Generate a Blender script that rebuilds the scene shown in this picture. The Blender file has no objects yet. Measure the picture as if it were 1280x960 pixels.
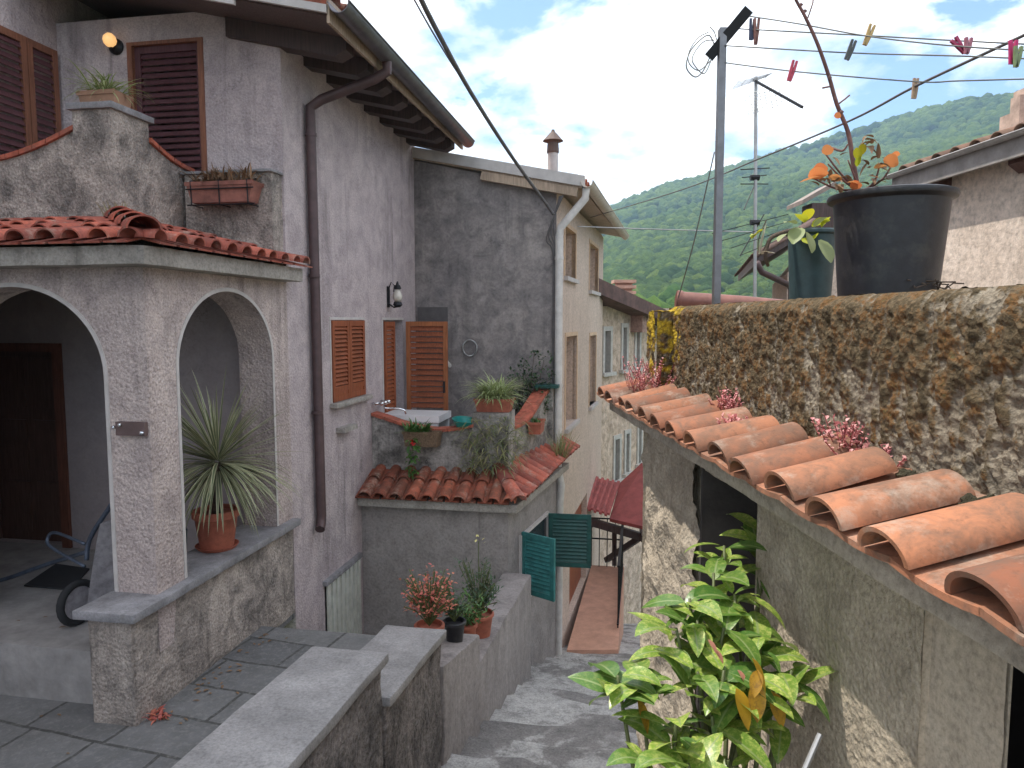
import bpy, math, random
import numpy as np
from mathutils import Vector, Matrix, noise
random.seed(7)
V = Vector
sc = bpy.context.scene
col = sc.collection
PI = math.pi
rnd = random.uniform

# ------------------------------------------------------------------ camera calibration
FPX = 900.0
PITCH = math.atan(80 / FPX)
def ray(x, y):
    a = (x - 640) / FPX; u = (480 - y) / FPX
    return V((a, math.cos(PITCH) + u * math.sin(PITCH), -math.sin(PITCH) + u * math.cos(PITCH)))
def at(x, y, d):                       # world point d metres ahead of the camera
    r = ray(x, y); return r * (d / r.y)
def rotz(deg): return Matrix.Rotation(math.radians(-deg), 4, 'Z')
A_DEG = math.degrees(math.atan(163 / 900 * math.cos(PITCH)))
B_DEG = math.degrees(math.atan(-54 / 900 * math.cos(PITCH)))
C_DEG = math.degrees(math.atan(220 / 900 * math.cos(PITCH)))
FW = Matrix.Identity(4)
FH = rotz(A_DEG)                       # frame of the left house (x across the alley, y along it)
FR = rotz(B_DEG)                       # frame of the right outbuilding
def hit(fr, x, y, L=None, T=None, z=None):
    inv = fr.inverted(); o = inv @ V((0, 0, 0)); r = inv.to_3x3() @ ray(x, y)
    if L is not None: k = (L - o.x) / r.x
    elif T is not None: k = (T - o.y) / r.y
    else: k = (z - o.z) / r.z
    return o + r * k

# ------------------------------------------------------------------ objects
WM = {}
def setp(o, label=None, cat=None, group=None, kind=None):
    if label: o['label'] = label
    if cat: o['category'] = cat
    if group: o['group'] = group
    if kind: o['kind'] = kind
    return o
def thing(name, label, cat, loc=(0, 0, 0), group=None, kind='thing'):
    o = bpy.data.objects.new(name, None); col.objects.link(o)
    o.empty_display_size = 0.1
    o.location = loc; WM[o] = Matrix.Translation(V(loc))
    return setp(o, label, cat, group, kind)

class MB:
    def __init__(s, fr=FW):
        s.v = []; s.f = []; s.d = []; s.fr = fr; s.cur = (0, 0, 0); s.hasd = False
    def add(s, pts, faces, dat=None):
        n = len(s.v)
        for p in pts: s.v.append(s.fr @ V(p))
        if dat is None: s.d += [s.cur] * len(pts)
        else: s.d += dat; s.hasd = True
        for f in faces: s.f.append(tuple(i + n for i in f))
        return s
    def obox(s, o, a, b, c):
        o, a, b, c = V(o), V(a), V(b), V(c)
        if a.cross(b).dot(c) < 0: o = o + c; c = -c
        p = [o, o + a, o + a + b, o + b, o + c, o + a + c, o + a + b + c, o + b + c]
        return s.add(p, [(0, 3, 2, 1), (4, 5, 6, 7), (0, 1, 5, 4), (1, 2, 6, 5), (2, 3, 7, 6), (3, 0, 4, 7)])
    def box(s, x0, x1, y0, y1, z0, z1):
        return s.obox((x0, y0, z0), (x1 - x0, 0, 0), (0, y1 - y0, 0), (0, 0, z1 - z0))
    def bar(s, a, b, w, h=None, up=(0, 0, 1)):
        a, b = V(a), V(b); h = h or w; d = (b - a).normalized(); u = V(up)
        if abs(d.dot(u)) > .95: u = V((1, 0, 0))
        sd = d.cross(u).normalized(); u = sd.cross(d)
        return s.obox(a - sd * w / 2 - u * h / 2, sd * w, u * h, b - a)
    def prism(s, poly, ext):           # poly: 3D points in a plane, ext: vector
        n = len(poly); ext = V(ext); P = [V(p) for p in poly]
        nn = V((0, 0, 0))
        for i in range(n): nn += P[i].cross(P[(i + 1) % n])
        if nn.dot(ext) > 0: P = P[::-1]
        Q = [p + ext for p in P]
        return s.add(P + Q, [tuple(range(n)), tuple(range(2 * n - 1, n - 1, -1))] + [((i + 1) % n, i, n + i, n + (i + 1) % n) for i in range(n)])
    def tube(s, pts, r, seg=8, r1=None, cap=True, rs=None):
        pts = [V(p) for p in pts]; n = len(pts)
        if rs is None: rs = [r + ((r1 if r1 is not None else r) - r) * i / max(1, n - 1) for i in range(n)]
        vs = []; prev = None
        for i, p in enumerate(pts):
            d = (pts[min(i + 1, n - 1)] - pts[max(i - 1, 0)])
            if d.length < 1e-9: d = V((0, 0, 1))
            d.normalize()
            if prev is None:
                u = V((0, 0, 1)) if abs(d.z) < .9 else V((1, 0, 0))
            else: u = prev
            sd = d.cross(u)
            if sd.length < 1e-6: sd = d.cross(V((0, 1, 0)))
            sd.normalize(); u = sd.cross(d).normalized(); prev = u
            for k in range(seg):
                t = 2 * PI * k / seg
                vs.append(p + sd * (math.cos(t) * rs[i]) + u * (math.sin(t) * rs[i]))
        fs = []
        for i in range(n - 1):
            for k in range(seg):
                a = i * seg + k; b = i * seg + (k + 1) % seg
                fs.append((a, b, b + seg, a + seg))
        if cap:
            fs.append(tuple(range(seg - 1, -1, -1))); fs.append(tuple((n - 1) * seg + k for k in range(seg)))
        return s.add(vs, fs)
    def lathe(s, c, prof, seg=24, axis=None):   # prof [(r,z)], closed shell profile
        c = V(c); vs = []; fs = []; n = len(prof)
        R = Matrix.Identity(3) if axis is None else V((0, 0, 1)).rotation_difference(V(axis)).to_matrix()
        for r, z in prof:
            for k in range(seg):
                t = 2 * PI * k / seg
                vs.append(c + R @ V((r * math.cos(t), r * math.sin(t), z)))
        for i in range(n - 1):
            for k in range(seg):
                a = i * seg + k; b = i * seg + (k + 1) % seg
                fs.append((a, b, b + seg, a + seg))
        fs.append(tuple(range(seg - 1, -1, -1))); fs.append(tuple((n - 1) * seg + k for k in range(seg)))
        return s.add(vs, fs)
    def blade(s, base, d, length, width, droop, seg=6, fold=.25, tw=0.0, r=None, prof=None):
        base = V(base); d = V(d).normalized(); r = rnd(0, 1) if r is None else r
        sd = d.cross(V((0, 0, 1)))
        if sd.length < .05: sd = V((math.cos(r * 40), math.sin(r * 40), 0))
        sd.normalize()
        if tw: sd = (Matrix.Rotation(tw, 3, d) @ sd)
        vs = []; dat = []; p = base.copy(); dd = d.copy()
        for i in range(seg + 1):
            t = i / seg
            w = width * (prof(t) if prof else (min(1, .45 + t * 2.2) * (1 - t ** 2.2) + .02)) / 2
            nn = sd.cross(dd).normalized()
            vs += [p - sd * w + nn * w * fold, p.copy(), p + sd * w + nn * w * fold]
            dat += [(-1, t, r), (0, t, r), (1, t, r)]
            dd = (dd + V((0, 0, -1)) * (droop / seg) * (.4 + 1.2 * t)).normalized()
            p = p + dd * (length / seg)
        fs = []
        for i in range(seg):
            a = i * 3
            fs += [(a, a + 1, a + 4, a + 3), (a + 1, a + 2, a + 5, a + 4)]
        return s.add(vs, fs, dat)
    def build(s, name, mat, parent=None, smooth=False, label=None, autos=None):
        me = bpy.data.meshes.new(name)
        if parent is not None:
            inv = WM[parent].inverted(); w = WM[parent]; vs = [inv @ p for p in s.v]
        else:
            xs = [p.x for p in s.v]; ys = [p.y for p in s.v]; zs = [p.z for p in s.v]
            o = V(((min(xs) + max(xs)) / 2, (min(ys) + max(ys)) / 2, min(zs)))
            w = Matrix.Translation(o); vs = [p - o for p in s.v]
        me.from_pydata([tuple(p) for p in vs], [], s.f)
        if s.hasd:
            at_ = me.attributes.new('dat', 'FLOAT_VECTOR', 'POINT')
            at_.data.foreach_set('vector', np.array(s.d, dtype=np.float32).ravel())
        me.materials.append(mat)
        if smooth:
            me.polygons.foreach_set('use_smooth', [True] * len(me.polygons))
            if autos:
                me.set_sharp_from_angle(angle=math.radians(autos))
        me.update()
        ob = bpy.data.objects.new(name, me); col.objects.link(ob)
        if parent is not None: ob.parent = parent
        else: ob.location = w.translation
        WM[ob] = w
        if label: ob['label'] = label
        return ob

def wall_holes(mb, o, U, W, N, ulen, wlen, holes, ru=None):
    """wall sheet with thickness: front face through o spanned by U (unit) and W (unit), thickness along N (vector)"""
    o, U, W, N = V(o), V(U), V(W), V(N)
    us = sorted({0, ulen, *[h[0] for h in holes], *[h[1] for h in holes]})
    ws = sorted({0, wlen, *[h[2] for h in holes], *[h[3] for h in holes]})
    us = [u for u in us if 0 <= u <= ulen]; ws = [w for w in ws if 0 <= w <= wlen]
    def solid(i, j):
        if i < 0 or j < 0 or i >= len(us) - 1 or j >= len(ws) - 1: return False
        cu = (us[i] + us[i + 1]) / 2; cw = (ws[j] + ws[j + 1]) / 2
        return not any(h[0] < cu < h[1] and h[2] < cw < h[3] for h in holes)
    P = lambda u, w, k: o + U * u + W * w + N * k
    flip = U.cross(W).dot(N) > 0
    def q(a, b, c, d, f): mb.add([a, b, c, d], [(0, 1, 2, 3) if f else (3, 2, 1, 0)])
    for i in range(len(us) - 1):
        for j in range(len(ws) - 1):
            if not solid(i, j): continue
            a, b, c, d = us[i], us[i + 1], ws[j], ws[j + 1]
            q(P(a, c, 0), P(b, c, 0), P(b, d, 0), P(a, d, 0), not flip)
            q(P(a, c, 1), P(b, c, 1), P(b, d, 1), P(a, d, 1), flip)
            if not solid(i - 1, j): q(P(a, c, 0), P(a, d, 0), P(a, d, 1), P(a, c, 1), not flip)
            if not solid(i + 1, j): q(P(b, c, 0), P(b, d, 0), P(b, d, 1), P(b, c, 1), flip)
            if not solid(i, j - 1): q(P(a, c, 0), P(b, c, 0), P(b, c, 1), P(a, c, 1), flip)
            if not solid(i, j + 1): q(P(a, d, 0), P(b, d, 0), P(b, d, 1), P(a, d, 1), not flip)

def louvres(frame, slats, o, u, w, n, t=.035, ns=18, st=.055, mid=None, solid=0.0):
    """louvred shutter leaf: o corner, u width vector, w height vector, n unit normal"""
    o, u, w, n = V(o), V(u), V(w), V(n); uw = u.length; hw = w.length; uu = u / uw; ww = w / hw; N = n * t
    frame.obox(o, uu * st, w, N); frame.obox(o + u - uu * st, uu * st, w, N)
    iu = u - uu * 2 * st
    rails = [0, hw - st * 1.1] + ([mid] if mid else [])
    for r in rails: frame.obox(o + uu * st + ww * r + n * .002, iu, ww * st * 1.1, n * (t - .004))
    z0 = st * 1.1
    if solid:
        frame.obox(o + uu * st + ww * st + n * .008, iu, ww * (solid - st), n * (t - .016))
        frame.obox(o + uu * st + ww * solid + n * .002, iu, ww * st, n * (t - .004)); z0 = solid + st
    h = hw - st * 1.1 - z0
    for i in range(ns):
        z = z0 + h * (i + .15) / ns
        if mid and mid - h / ns * .8 < z < mid + st: continue
        p = o + uu * st + ww * z + n * (t * .86)
        slats.obox(p, iu, ww * (h / ns * .75) - n * (t * .72), (ww * .006 + n * .004))

def coppo(mb, a, b, up, r0, r1, th=.012, seg=10, squash=.85):
    a, b, up = V(a), V(b), V(up); ax = (b - a).normalized(); sd = ax.cross(up).normalized(); u = sd.cross(ax).normalized()
    vs = []; fs = []; n = seg + 1
    for (p, r) in ((a, r0), (b, r1)):
        for rr in (r, r - th):
            for k in range(n):
                t = PI * k / seg
                vs.append(p + sd * (math.cos(t) * rr) + u * (math.sin(t) * rr * squash))
    for k in range(seg):
        fs += [(k, k + 1, 2 * n + k + 1, 2 * n + k), (n + k + 1, n + k, 3 * n + k, 3 * n + k + 1),
               (k + 1, k, n + k, n + k + 1), (2 * n + k, 2 * n + k + 1, 3 * n + k + 1, 3 * n + k)]
    fs += [(0, 2 * n, 3 * n, n), (n - 1, 2 * n - 1, 4 * n - 1, 3 * n - 1)]
    r = rnd(0, 1)
    mb.add(vs, fs, [(0, 0, r)] * len(vs))

def tile_skirt(mb, P, Q, inward, depth, rise, pitch=.2, r=.075, hipP=0, hipQ=0, course=.38, jit=.008):
    P, Q, I = V(P), V(Q), V(inward).normalized()
    e = Q - P; Lt = e.length; e = e / Lt
    sl = I * depth + V((0, 0, rise)); sL = sl.length; slu = sl / sL
    up = e.cross(slu);  up = up if up.z > 0 else -up
    n = max(1, int(round(Lt / pitch)))
    for i in range(n):
        s0 = (i + .5) * Lt / n
        ln = sL
        if hipP: ln = min(ln, sL * s0 / hipP)
        if hipQ: ln = min(ln, sL * (Lt - s0) / hipQ)
        if ln < .06: continue
        k = max(1, int(math.ceil(ln / course)))
        for j in range(k):
            c0 = ln * j / k; c1 = ln * (j + 1) / k + (.04 if j < k - 1 else 0)
            a = P + e * (s0 + rnd(-jit, jit)) + slu * (c0 - (.03 if j == 0 else 0) + rnd(-jit, jit)) + up * (.02 + .012)
            b = P + e * (s0 + rnd(-jit, jit)) + slu * c1 + up * (.012)
            coppo(mb, a, b, up, r * rnd(.96, 1.04), r * .84)
    for i in range(n + 1):            # pans between the covers
        s0 = min(max(i * Lt / n, .02), Lt - .02)
        ln = sL
        if hipP: ln = min(ln, sL * s0 / hipP)
        if hipQ: ln = min(ln, sL * (Lt - s0) / hipQ)
        if ln < .05: continue
        a = P + e * s0; w = pitch * .42
        mb.obox(a - e * w - slu * .015, e * 2 * w, slu * (ln + .015), up * .012)

def smooth(pts, k=6):
    out = []; P = [V(p) for p in pts]
    for i in range(len(P) - 1):
        p0, p1, p2, p3 = P[max(i - 1, 0)], P[i], P[i + 1], P[min(i + 2, len(P) - 1)]
        for j in range(k):
            t = j / k
            out.append(.5 * ((2 * p1) + (p2 - p0) * t + (2 * p0 - 5 * p1 + 4 * p2 - p3) * t * t + (3 * p1 - p0 - 3 * p2 + p3) * t ** 3))
    return out + [P[-1]]

# ------------------------------------------------------------------ materials
class NT:
    def __init__(s, name):
        s.m = bpy.data.materials.new(name); s.m.use_nodes = True; s.t = s.m.node_tree
        s.n = s.t.nodes; s.l = s.t.links; s.b = s.n['Principled BSDF']
        s.tc = s.n.new('ShaderNodeTexCoord'); s.obj = s.tc.outputs['Object']
    def link(s, a, b): s.l.new(a, b)
    def mapv(s, scale=(1, 1, 1), rot=(0, 0, 0), vec=None):
        m = s.n.new('ShaderNodeMapping'); m.inputs['Scale'].default_value = scale; m.inputs['Rotation'].default_value = rot
        s.link(vec or s.obj, m.inputs['Vector']); return m.outputs[0]
    def noise(s, scale, detail=4, rough=.55, vec=None, dist=0):
        n = s.n.new('ShaderNodeTexNoise'); n.inputs['Scale'].default_value = scale; n.inputs['Detail'].default_value = detail
        n.inputs['Roughness'].default_value = rough; n.inputs['Distortion'].default_value = dist
        s.link(vec or s.obj, n.inputs['Vector']); return n.outputs['Fac']
    def voro(s, scale, vec=None, out='Distance', feature='F1', rnd_=1):
        n = s.n.new('ShaderNodeTexVoronoi'); n.feature = feature; n.inputs['Scale'].default_value = scale
        n.inputs['Randomness'].default_value = rnd_
        s.link(vec or s.obj, n.inputs['Vector']); return n.outputs[out]
    def ramp(s, fac, stops):
        r = s.n.new('ShaderNodeValToRGB'); e = r.color_ramp.elements
        while len(e) < len(stops): e.new(.5)
        for i, (p, c) in enumerate(stops):
            e[i].position = p; e[i].color = (*(c if hasattr(c, '__len__') else (c, c, c)), 1)
        s.link(fac, r.inputs[0]); return r.outputs[0]
    def mix(s, fac, a, b, mode='MIX'):
        m = s.n.new('ShaderNodeMix'); m.data_type = 'RGBA'; m.blend_type = mode
        for sock, v in ((m.inputs[0], fac), (m.inputs[6], a), (m.inputs[7], b)):
            if hasattr(v, 'is_linked') or isinstance(v, bpy.types.NodeSocket): s.link(v, sock)
            elif hasattr(v, '__len__'): sock.default_value = (*v, 1)
            else: sock.default_value = v if sock.type == 'VALUE' else (v, v, v, 1)
        return m.outputs[2]
    def math(s, op, a, b=0.0, c=0.0):
        m = s.n.new('ShaderNodeMath'); m.operation = op
        for sock, v in zip(m.inputs, (a, b, c)):
            if isinstance(v, bpy.types.NodeSocket): s.link(v, sock)
            else: sock.default_value = v
        return m.outputs[0]
    def attr(s, name='dat'):
        a = s.n.new('ShaderNodeAttribute'); a.attribute_name = name
        x = s.n.new('ShaderNodeSeparateXYZ'); s.link(a.outputs['Vector'], x.inputs[0]); return x.outputs
    def bump(s, h, strength=.5, dist=.01):
        b = s.n.new('ShaderNodeBump'); b.inputs['Strength'].default_value = strength; b.inputs['Distance'].default_value = dist
        s.link(h, b.inputs['Height']); s.link(b.outputs[0], s.b.inputs['Normal'])
    def out(s, color, rough=.9, metal=0, spec=None):
        if isinstance(color, bpy.types.NodeSocket): s.link(color, s.b.inputs['Base Color'])
        else: s.b.inputs['Base Color'].default_value = (*color, 1)
        if isinstance(rough, bpy.types.NodeSocket): s.link(rough, s.b.inputs['Roughness'])
        else: s.b.inputs['Roughness'].default_value = rough
        s.b.inputs['Metallic'].default_value = metal
        if spec is not None: s.b.inputs['Specular IOR Level'].default_value = spec
        return s.m

def plaster(name, base, dark, light, grain=70, bd=.012, bs=.7, streak=.5, mottle=.5, pits=True, spk=.6):
    n = NT(name)
    big = n.noise(.9, 5, .6); mid = n.noise(4.5, 5, .65, dist=.6)
    c = n.mix(n.ramp(big, [(.3, 0), (.7, 1)]), base, light)
    c = n.mix(n.math('MULTIPLY', n.ramp(mid, [(.38, 0), (.68, 1)]), mottle), c, dark)
    st = n.noise(1.0, 5, .65, n.mapv((5, 5, .35)), dist=.4)
    st2 = n.noise(1.3, 3, .5)
    s = n.math('MULTIPLY', n.ramp(st, [(.5, 0), (.72, 1)]), n.ramp(st2, [(.38, 0), (.62, 1)]))
    c = n.mix(n.math('MULTIPLY', s, streak), c, tuple(x * .42 for x in dark))
    g = n.noise(grain, 3, .7); g2 = n.voro(grain * .55)
    ck = n.voro(.55, vec=n.mapv((1, 1, 1)), feature='DISTANCE_TO_EDGE')
    cd = n.n.new('ShaderNodeVectorMath'); cd.operation = 'ADD'; cvx = n.n.new('ShaderNodeCombineXYZ'); n.link(n.noise(3.5, 5, .7), cvx.inputs[0]); n.link(n.noise(4.1, 5, .7), cvx.inputs[2]); n.link(n.obj, cd.inputs[0]); n.link(cvx.outputs[0], cd.inputs[1]); n.link(cd.outputs[0], ck.node.inputs['Vector'])
    ckm = n.math('MULTIPLY', n.ramp(ck, [(.0, 1), (.006, 0)]), n.ramp(n.noise(.8, 2, .5), [(.5, 0), (.6, 1)]))
    c = n.mix(n.math('MULTIPLY', ckm, .55), c, tuple(x * .5 for x in dark))
    gs = n.noise(grain * 1.15, 3, .7)
    c = n.mix(spk, c, n.ramp(gs, [(.3, .5), (.5, 1.0), (.68, 1.3)]), 'MULTIPLY')
    fl = n.voro(grain * .7)
    c = n.mix(n.math('MULTIPLY', n.ramp(fl, [(.06, 1), (.18, 0)]), spk * .35), c, tuple(min(1, x * 1.5) for x in light))
    h = n.math('ADD', n.math('MULTIPLY', g, .8), n.math('MULTIPLY', n.ramp(g2, [(0, 1), (.6, 0)]), .6 if pits else .1))
    h = n.math('ADD', h, n.math('MULTIPLY', n.noise(11, 4, .6), .35))
    n.bump(h, bs, bd)
    return n.out(c, .95, spec=.2)

def simple(name, c, rough=.6, metal=0, var=.15, scale=9, bump=0, spec=None, dirt=None, grit=0):
    n = NT(name)
    d = tuple(x * (1 - var * 1.6) for x in c); l = tuple(min(1, x * (1 + var)) for x in c)
    cc = n.mix(n.ramp(n.noise(scale, 5, .65), [(.3, 0), (.7, 1)]), d, l)
    if dirt: cc = n.mix(n.math('MULTIPLY', n.ramp(n.noise(scale * .45, 6, .7), [(.5, 0), (.65, 1)]), .7), cc, dirt)
    if grit: cc = n.mix(grit, cc, n.ramp(n.noise(75, 4, .75), [(.33, .4), (.5, 1.0), (.66, 1.5)]), 'MULTIPLY')
    if bump: n.bump(n.noise(scale * 6, 4, .6), bump, .01)
    return n.out(cc, rough, metal, spec)

def wood(name, c, var=.35, rough=.55):
    n = NT(name)
    g = n.noise(3, 5, .6, n.mapv((22, 22, 1.6)))
    cc = n.mix(n.ramp(g, [(.3, 0), (.7, 1)]), tuple(x * (1 - var) for x in c), tuple(min(1, x * (1 + var * .7)) for x in c))
    cc = n.mix(n.math('MULTIPLY', n.ramp(n.noise(2.2, 5, .7), [(.5, 0), (.7, 1)]), .5), cc, tuple(x * .45 for x in c))
    n.bump(g, .25, .004)
    return n.out(cc, rough, spec=.3)

def tiles(name, c1, c2, stain, moss=None, stainamt=.6):
    n = NT(name); x, y, r = n.attr()
    cc = n.mix(r, c1, c2)
    fr_ = n.math('FRACT', n.math('MULTIPLY', r, 7.3))
    cc = n.mix(1, cc, n.ramp(fr_, [(0, (.68, .66, .66)), (.5, (1, 1, 1)), (1, (1.15, 1.1, 1.0))]), 'MULTIPLY')
    cc = n.mix(n.math('MULTIPLY', n.ramp(n.noise(5, 5, .7), [(.45, 0), (.6, 1)]), .5), cc, tuple(v * .8 for v in stain))
    cc = n.mix(n.math('MULTIPLY', n.ramp(n.noise(14, 6, .7, dist=.5), [(.45, 0), (.7, 1)]), stainamt), cc, stain)
    cc = n.mix(n.math('MULTIPLY', n.ramp(n.noise(55, 4, .7), [(.55, 0), (.75, 1)]), .5), cc, tuple(v * .5 for v in stain))
    cc = n.mix(n.math('MULTIPLY', n.ramp(n.noise(6, 6, .75), [(.53, 0), (.66, 1)]), .5), cc, (.42, .35, .28))
    if moss: cc = n.mix(n.ramp(n.noise(5, 6, .7), [(.5, 0), (.6, 1)]), cc, moss)
    n.bump(n.math('ADD', n.noise(40, 3, .6), n.noise(160, 2, .5)), .22, .0025)
    return n.out(cc, .85, spec=.25)

def leafmat(name, c1, c2, edge=None, edgew=.75, blotch=None, rough=.45, trans=.25, midrib=None):
    n = NT(name); x, y, r = n.attr()
    cc = n.mix(r, c1, c2)
    if blotch: cc = n.mix(n.math('MULTIPLY', n.ramp(n.noise(75, 5, .8), [(.47, 0), (.6, 1)]), n.ramp(r, [(.1, .15), (.8, .9)])), cc, blotch)
    ax = n.math('ABSOLUTE', x)
    if edge: cc = n.mix(n.ramp(ax, [(edgew, 0), (min(.999, edgew + .15), 1)]), cc, edge)
    if midrib: cc = n.mix(n.ramp(ax, [(.04, 1), (.14, 0)]), cc, midrib)
    m = n.out(cc, rough, spec=.5)
    n.bump(n.math('ADD', n.noise(45, 3, .6), n.math('MULTIPLY', ax, .4)), .25, .004)
    ts = n.n.new('ShaderNodeBsdfTranslucent'); mx = n.n.new('ShaderNodeMixShader'); mx.inputs[0].default_value = trans
    n.link(cc, ts.inputs[0]); n.link(n.b.outputs[0], mx.inputs[1]); n.link(ts.outputs[0], mx.inputs[2])
    n.link(mx.outputs[0], n.n['Material Output'].inputs['Surface'])
    return m

m_house = plaster('house_roughcast', (.475, .4, .405), (.28, .235, .245), (.55, .47, .465), grain=60, bd=.012, bs=.7, streak=.75, mottle=.6, spk=.5)
m_pier = plaster('porch_roughcast', (.48, .395, .37), (.24, .195, .195), (.58, .48, .44), grain=60, bd=.014, bs=.85, streak=.8, spk=.75)
m_low = plaster('low_wall_roughcast', (.4, .34, .3), (.1, .09, .085), (.54, .465, .41), grain=60, bd=.014, bs=.85, streak=1.0, mottle=.85, spk=.85)
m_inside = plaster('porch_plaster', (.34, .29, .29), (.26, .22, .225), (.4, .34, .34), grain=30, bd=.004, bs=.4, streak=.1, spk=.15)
m_grey = plaster('grey_render', (.24, .215, .212), (.13, .118, .12), (.35, .31, .29), grain=26, bd=.006, bs=.5, streak=.5, mottle=.85, pits=False, spk=.4)
m_annex = plaster('annex_render', (.28, .25, .24), (.17, .152, .148), (.35, .315, .3), grain=34, bd=.008, bs=.6, streak=.5, mottle=.6, spk=.45)
m_terrace = plaster('terrace_parapet_render', (.3, .27, .25), (.07, .065, .06), (.44, .41, .38), grain=30, bd=.009, bs=.6, streak=1.0, mottle=.95, spk=.7)
m_beige = plaster('beige_render', (.54, .43, .355), (.4, .315, .26), (.62, .5, .42), grain=24, bd=.004, bs=.4, streak=.25, mottle=.35, pits=False)
m_dark = plaster('stair_wall_roughcast', (.2, .175, .165), (.05, .046, .044), (.32, .28, .26), grain=44, bd=.022, bs=1.0, streak=.9, mottle=.9, spk=1.0)
m_stone = plaster('stone_masonry', (.6, .46, .36), (.36, .27, .2), (.68, .55, .44), grain=6, bd=.06, bs=.8, streak=.2, mottle=.9)
m_trim = simple('pale_trim', (.5, .46, .44), .8, var=.1)
m_conc = plaster('concrete_band', (.34, .31, .28), (.2, .18, .16), (.42, .385, .35), grain=40, bd=.004, bs=.4, streak=.6, pits=False)
m_slate = simple('grey_slate', (.25, .24, .25), .65, var=.25, scale=7, bump=.25, dirt=(.15, .145, .14), grit=.35)
m_capst = simple('cap_stone', (.27, .255, .25), .75, var=.2, scale=4, bump=.35, dirt=(.16, .15, .145), grit=.45)
m_tile_red = tiles('red_roof_tile', (.5, .14, .095), (.36, .1, .07), (.16, .065, .055), stainamt=.6)
m_tile_old = tiles('old_roof_tile', (.42, .12, .07), (.26, .08, .05), (.08, .05, .035), moss=None, stainamt=.8)
m_tile_pale = tiles('terracotta_coppo', (.43, .19, .105), (.27, .105, .06), (.14, .095, .07), stainamt=.9)
m_brick = simple('terracotta_coping', (.42, .11, .065), .8, var=.3, scale=16, bump=.3, dirt=(.2, .09, .06))
m_woodred = wood('brown_shutter', (.27, .08, .035))
m_wooddk = wood('dark_shutter', (.11, .045, .05))
m_woodor = wood('orange_wood', (.36, .125, .05))
m_doorwood = wood('door_wood', (.11, .06, .045))
m_beam = wood('dark_beam', (.075, .05, .045))
m_beam2 = wood('pale_beam', (.4, .3, .22))
m_soffit = wood('soffit_board', (.14, .1, .09))
m_gutter = simple('gutter_metal', (.16, .145, .155), .4, .7, .15)
m_pipebr = simple('brown_pipe', (.085, .05, .05), .5, .2, .2)
m_pipewh = simple('white_pipe', (.6, .57, .54), .5, 0, .12)
m_fascia = simple('pale_fascia', (.5, .47, .45), .6, 0, .12, 5)
m_white = simple('white_enamel', (.75, .75, .76), .3, 0, .05)
m_whitemet = simple('white_sheet_metal', (.6, .6, .54), .5, .1, .12)
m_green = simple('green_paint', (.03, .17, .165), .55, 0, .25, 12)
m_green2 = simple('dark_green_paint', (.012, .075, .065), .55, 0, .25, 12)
m_iron = simple('black_iron', (.025, .025, .028), .5, .6, .2)
m_steel = simple('grey_steel', (.2, .2, .21), .45, .7, .2)
m_chrome = simple('chrome', (.7, .7, .7), .15, 1, .05)
m_glass = simple('dark_glass', (.03, .035, .04), .08, 0, .1)
m_milk = simple('milk_glass', (.6, .55, .48), .25, 0, .1)
m_pot = simple('terracotta_pot', (.37, .11, .065), .75, 0, .18, 20, .15)
m_black = simple('black_plastic', (.016, .016, .02), .45, 0, .25, 30, .05, dirt=(.045, .042, .038))
m_teal = simple('teal_pot', (.03, .06, .065), .5, 0, .2, 20)
m_soil = simple('soil', (.035, .025, .018), 1, 0, .4, 30, .8)
m_bark = simple('bark', (.1, .07, .05), .9, 0, .3, 40, .6)
m_stemred = simple('red_stem', (.25, .05, .05), .6, 0, .25, 30)
m_stemgr = simple('green_stem', (.1, .12, .04), .6, 0, .25, 30)
m_tan = simple('tan_floor', (.55, .3, .21), .8, 0, .14, 6, .15)
m_cable = simple('cable_rubber', (.12, .11, .11), .7, 0, .2)
m_wire = simple('line_wire', (.16, .16, .15), .6, .3, .2)
m_alu = simple('dull_aluminium', (.4, .4, .4), .5, .7, .15)
m_cloth = simple('teal_plastic', (.02, .3, .27), .4, 0, .15)
m_barrow = simple('barrow_steel', (.36, .34, .36), .6, .3, .25, 14, .2)
m_barrow2 = simple('barrow_tube', (.09, .11, .15), .5, .4, .25)
m_rubber = simple('rubber', (.02, .02, .022), .85)
m_yellow = simple('aged_plastic', (.45, .36, .2), .6)
m_aucuba = leafmat('aucuba_leaf', (.06, .15, .026), (.25, .38, .05), blotch=(.56, .57, .17), rough=.32, trans=.3, midrib=(.26, .33, .13))
m_yleaf = leafmat('yellow_leaf', (.62, .36, .03), (.5, .27, .03), blotch=(.3, .16, .03), rough=.45, trans=.3)
m_yucca = leafmat('yucca_leaf', (.1, .13, .06), (.16, .18, .09), edge=(.42, .4, .25), edgew=.45, rough=.5, trans=.1)
m_spider = leafmat('spider_leaf', (.15, .22, .05), (.22, .3, .08), edge=(.5, .52, .3), edgew=.5, rough=.45, trans=.2)
m_grassy = leafmat('green_leaf', (.05, .13, .025), (.09, .19, .04), rough=.5, trans=.2)
m_dkleaf = leafmat('dark_green_leaf', (.03, .065, .03), (.07, .12, .05), rough=.5, trans=.15)
m_dry = leafmat('dry_leaf', (.26, .15, .08), (.16, .1, .06), rough=.8, trans=.1)
m_straw = leafmat('straw_leaf', (.4, .36, .2), (.3, .27, .13), rough=.7, trans=.15)
m_pink = leafmat('pink_sedum', (.8, .45, .42), (.62, .2, .22), rough=.6, trans=.3)
m_coral = leafmat('coral_leaf', (.6, .24, .13), (.5, .12, .11), rough=.6, trans=.25)
m_orange = leafmat('orange_leaf', (.68, .2, .07), (.6, .28, .1), rough=.5, trans=.4)
m_lime = leafmat('lime_leaf', (.32, .45, .03), (.55, .48, .03), rough=.4, trans=.4)
m_red = simple('red_petal', (.6, .03, .03), .5)

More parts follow.
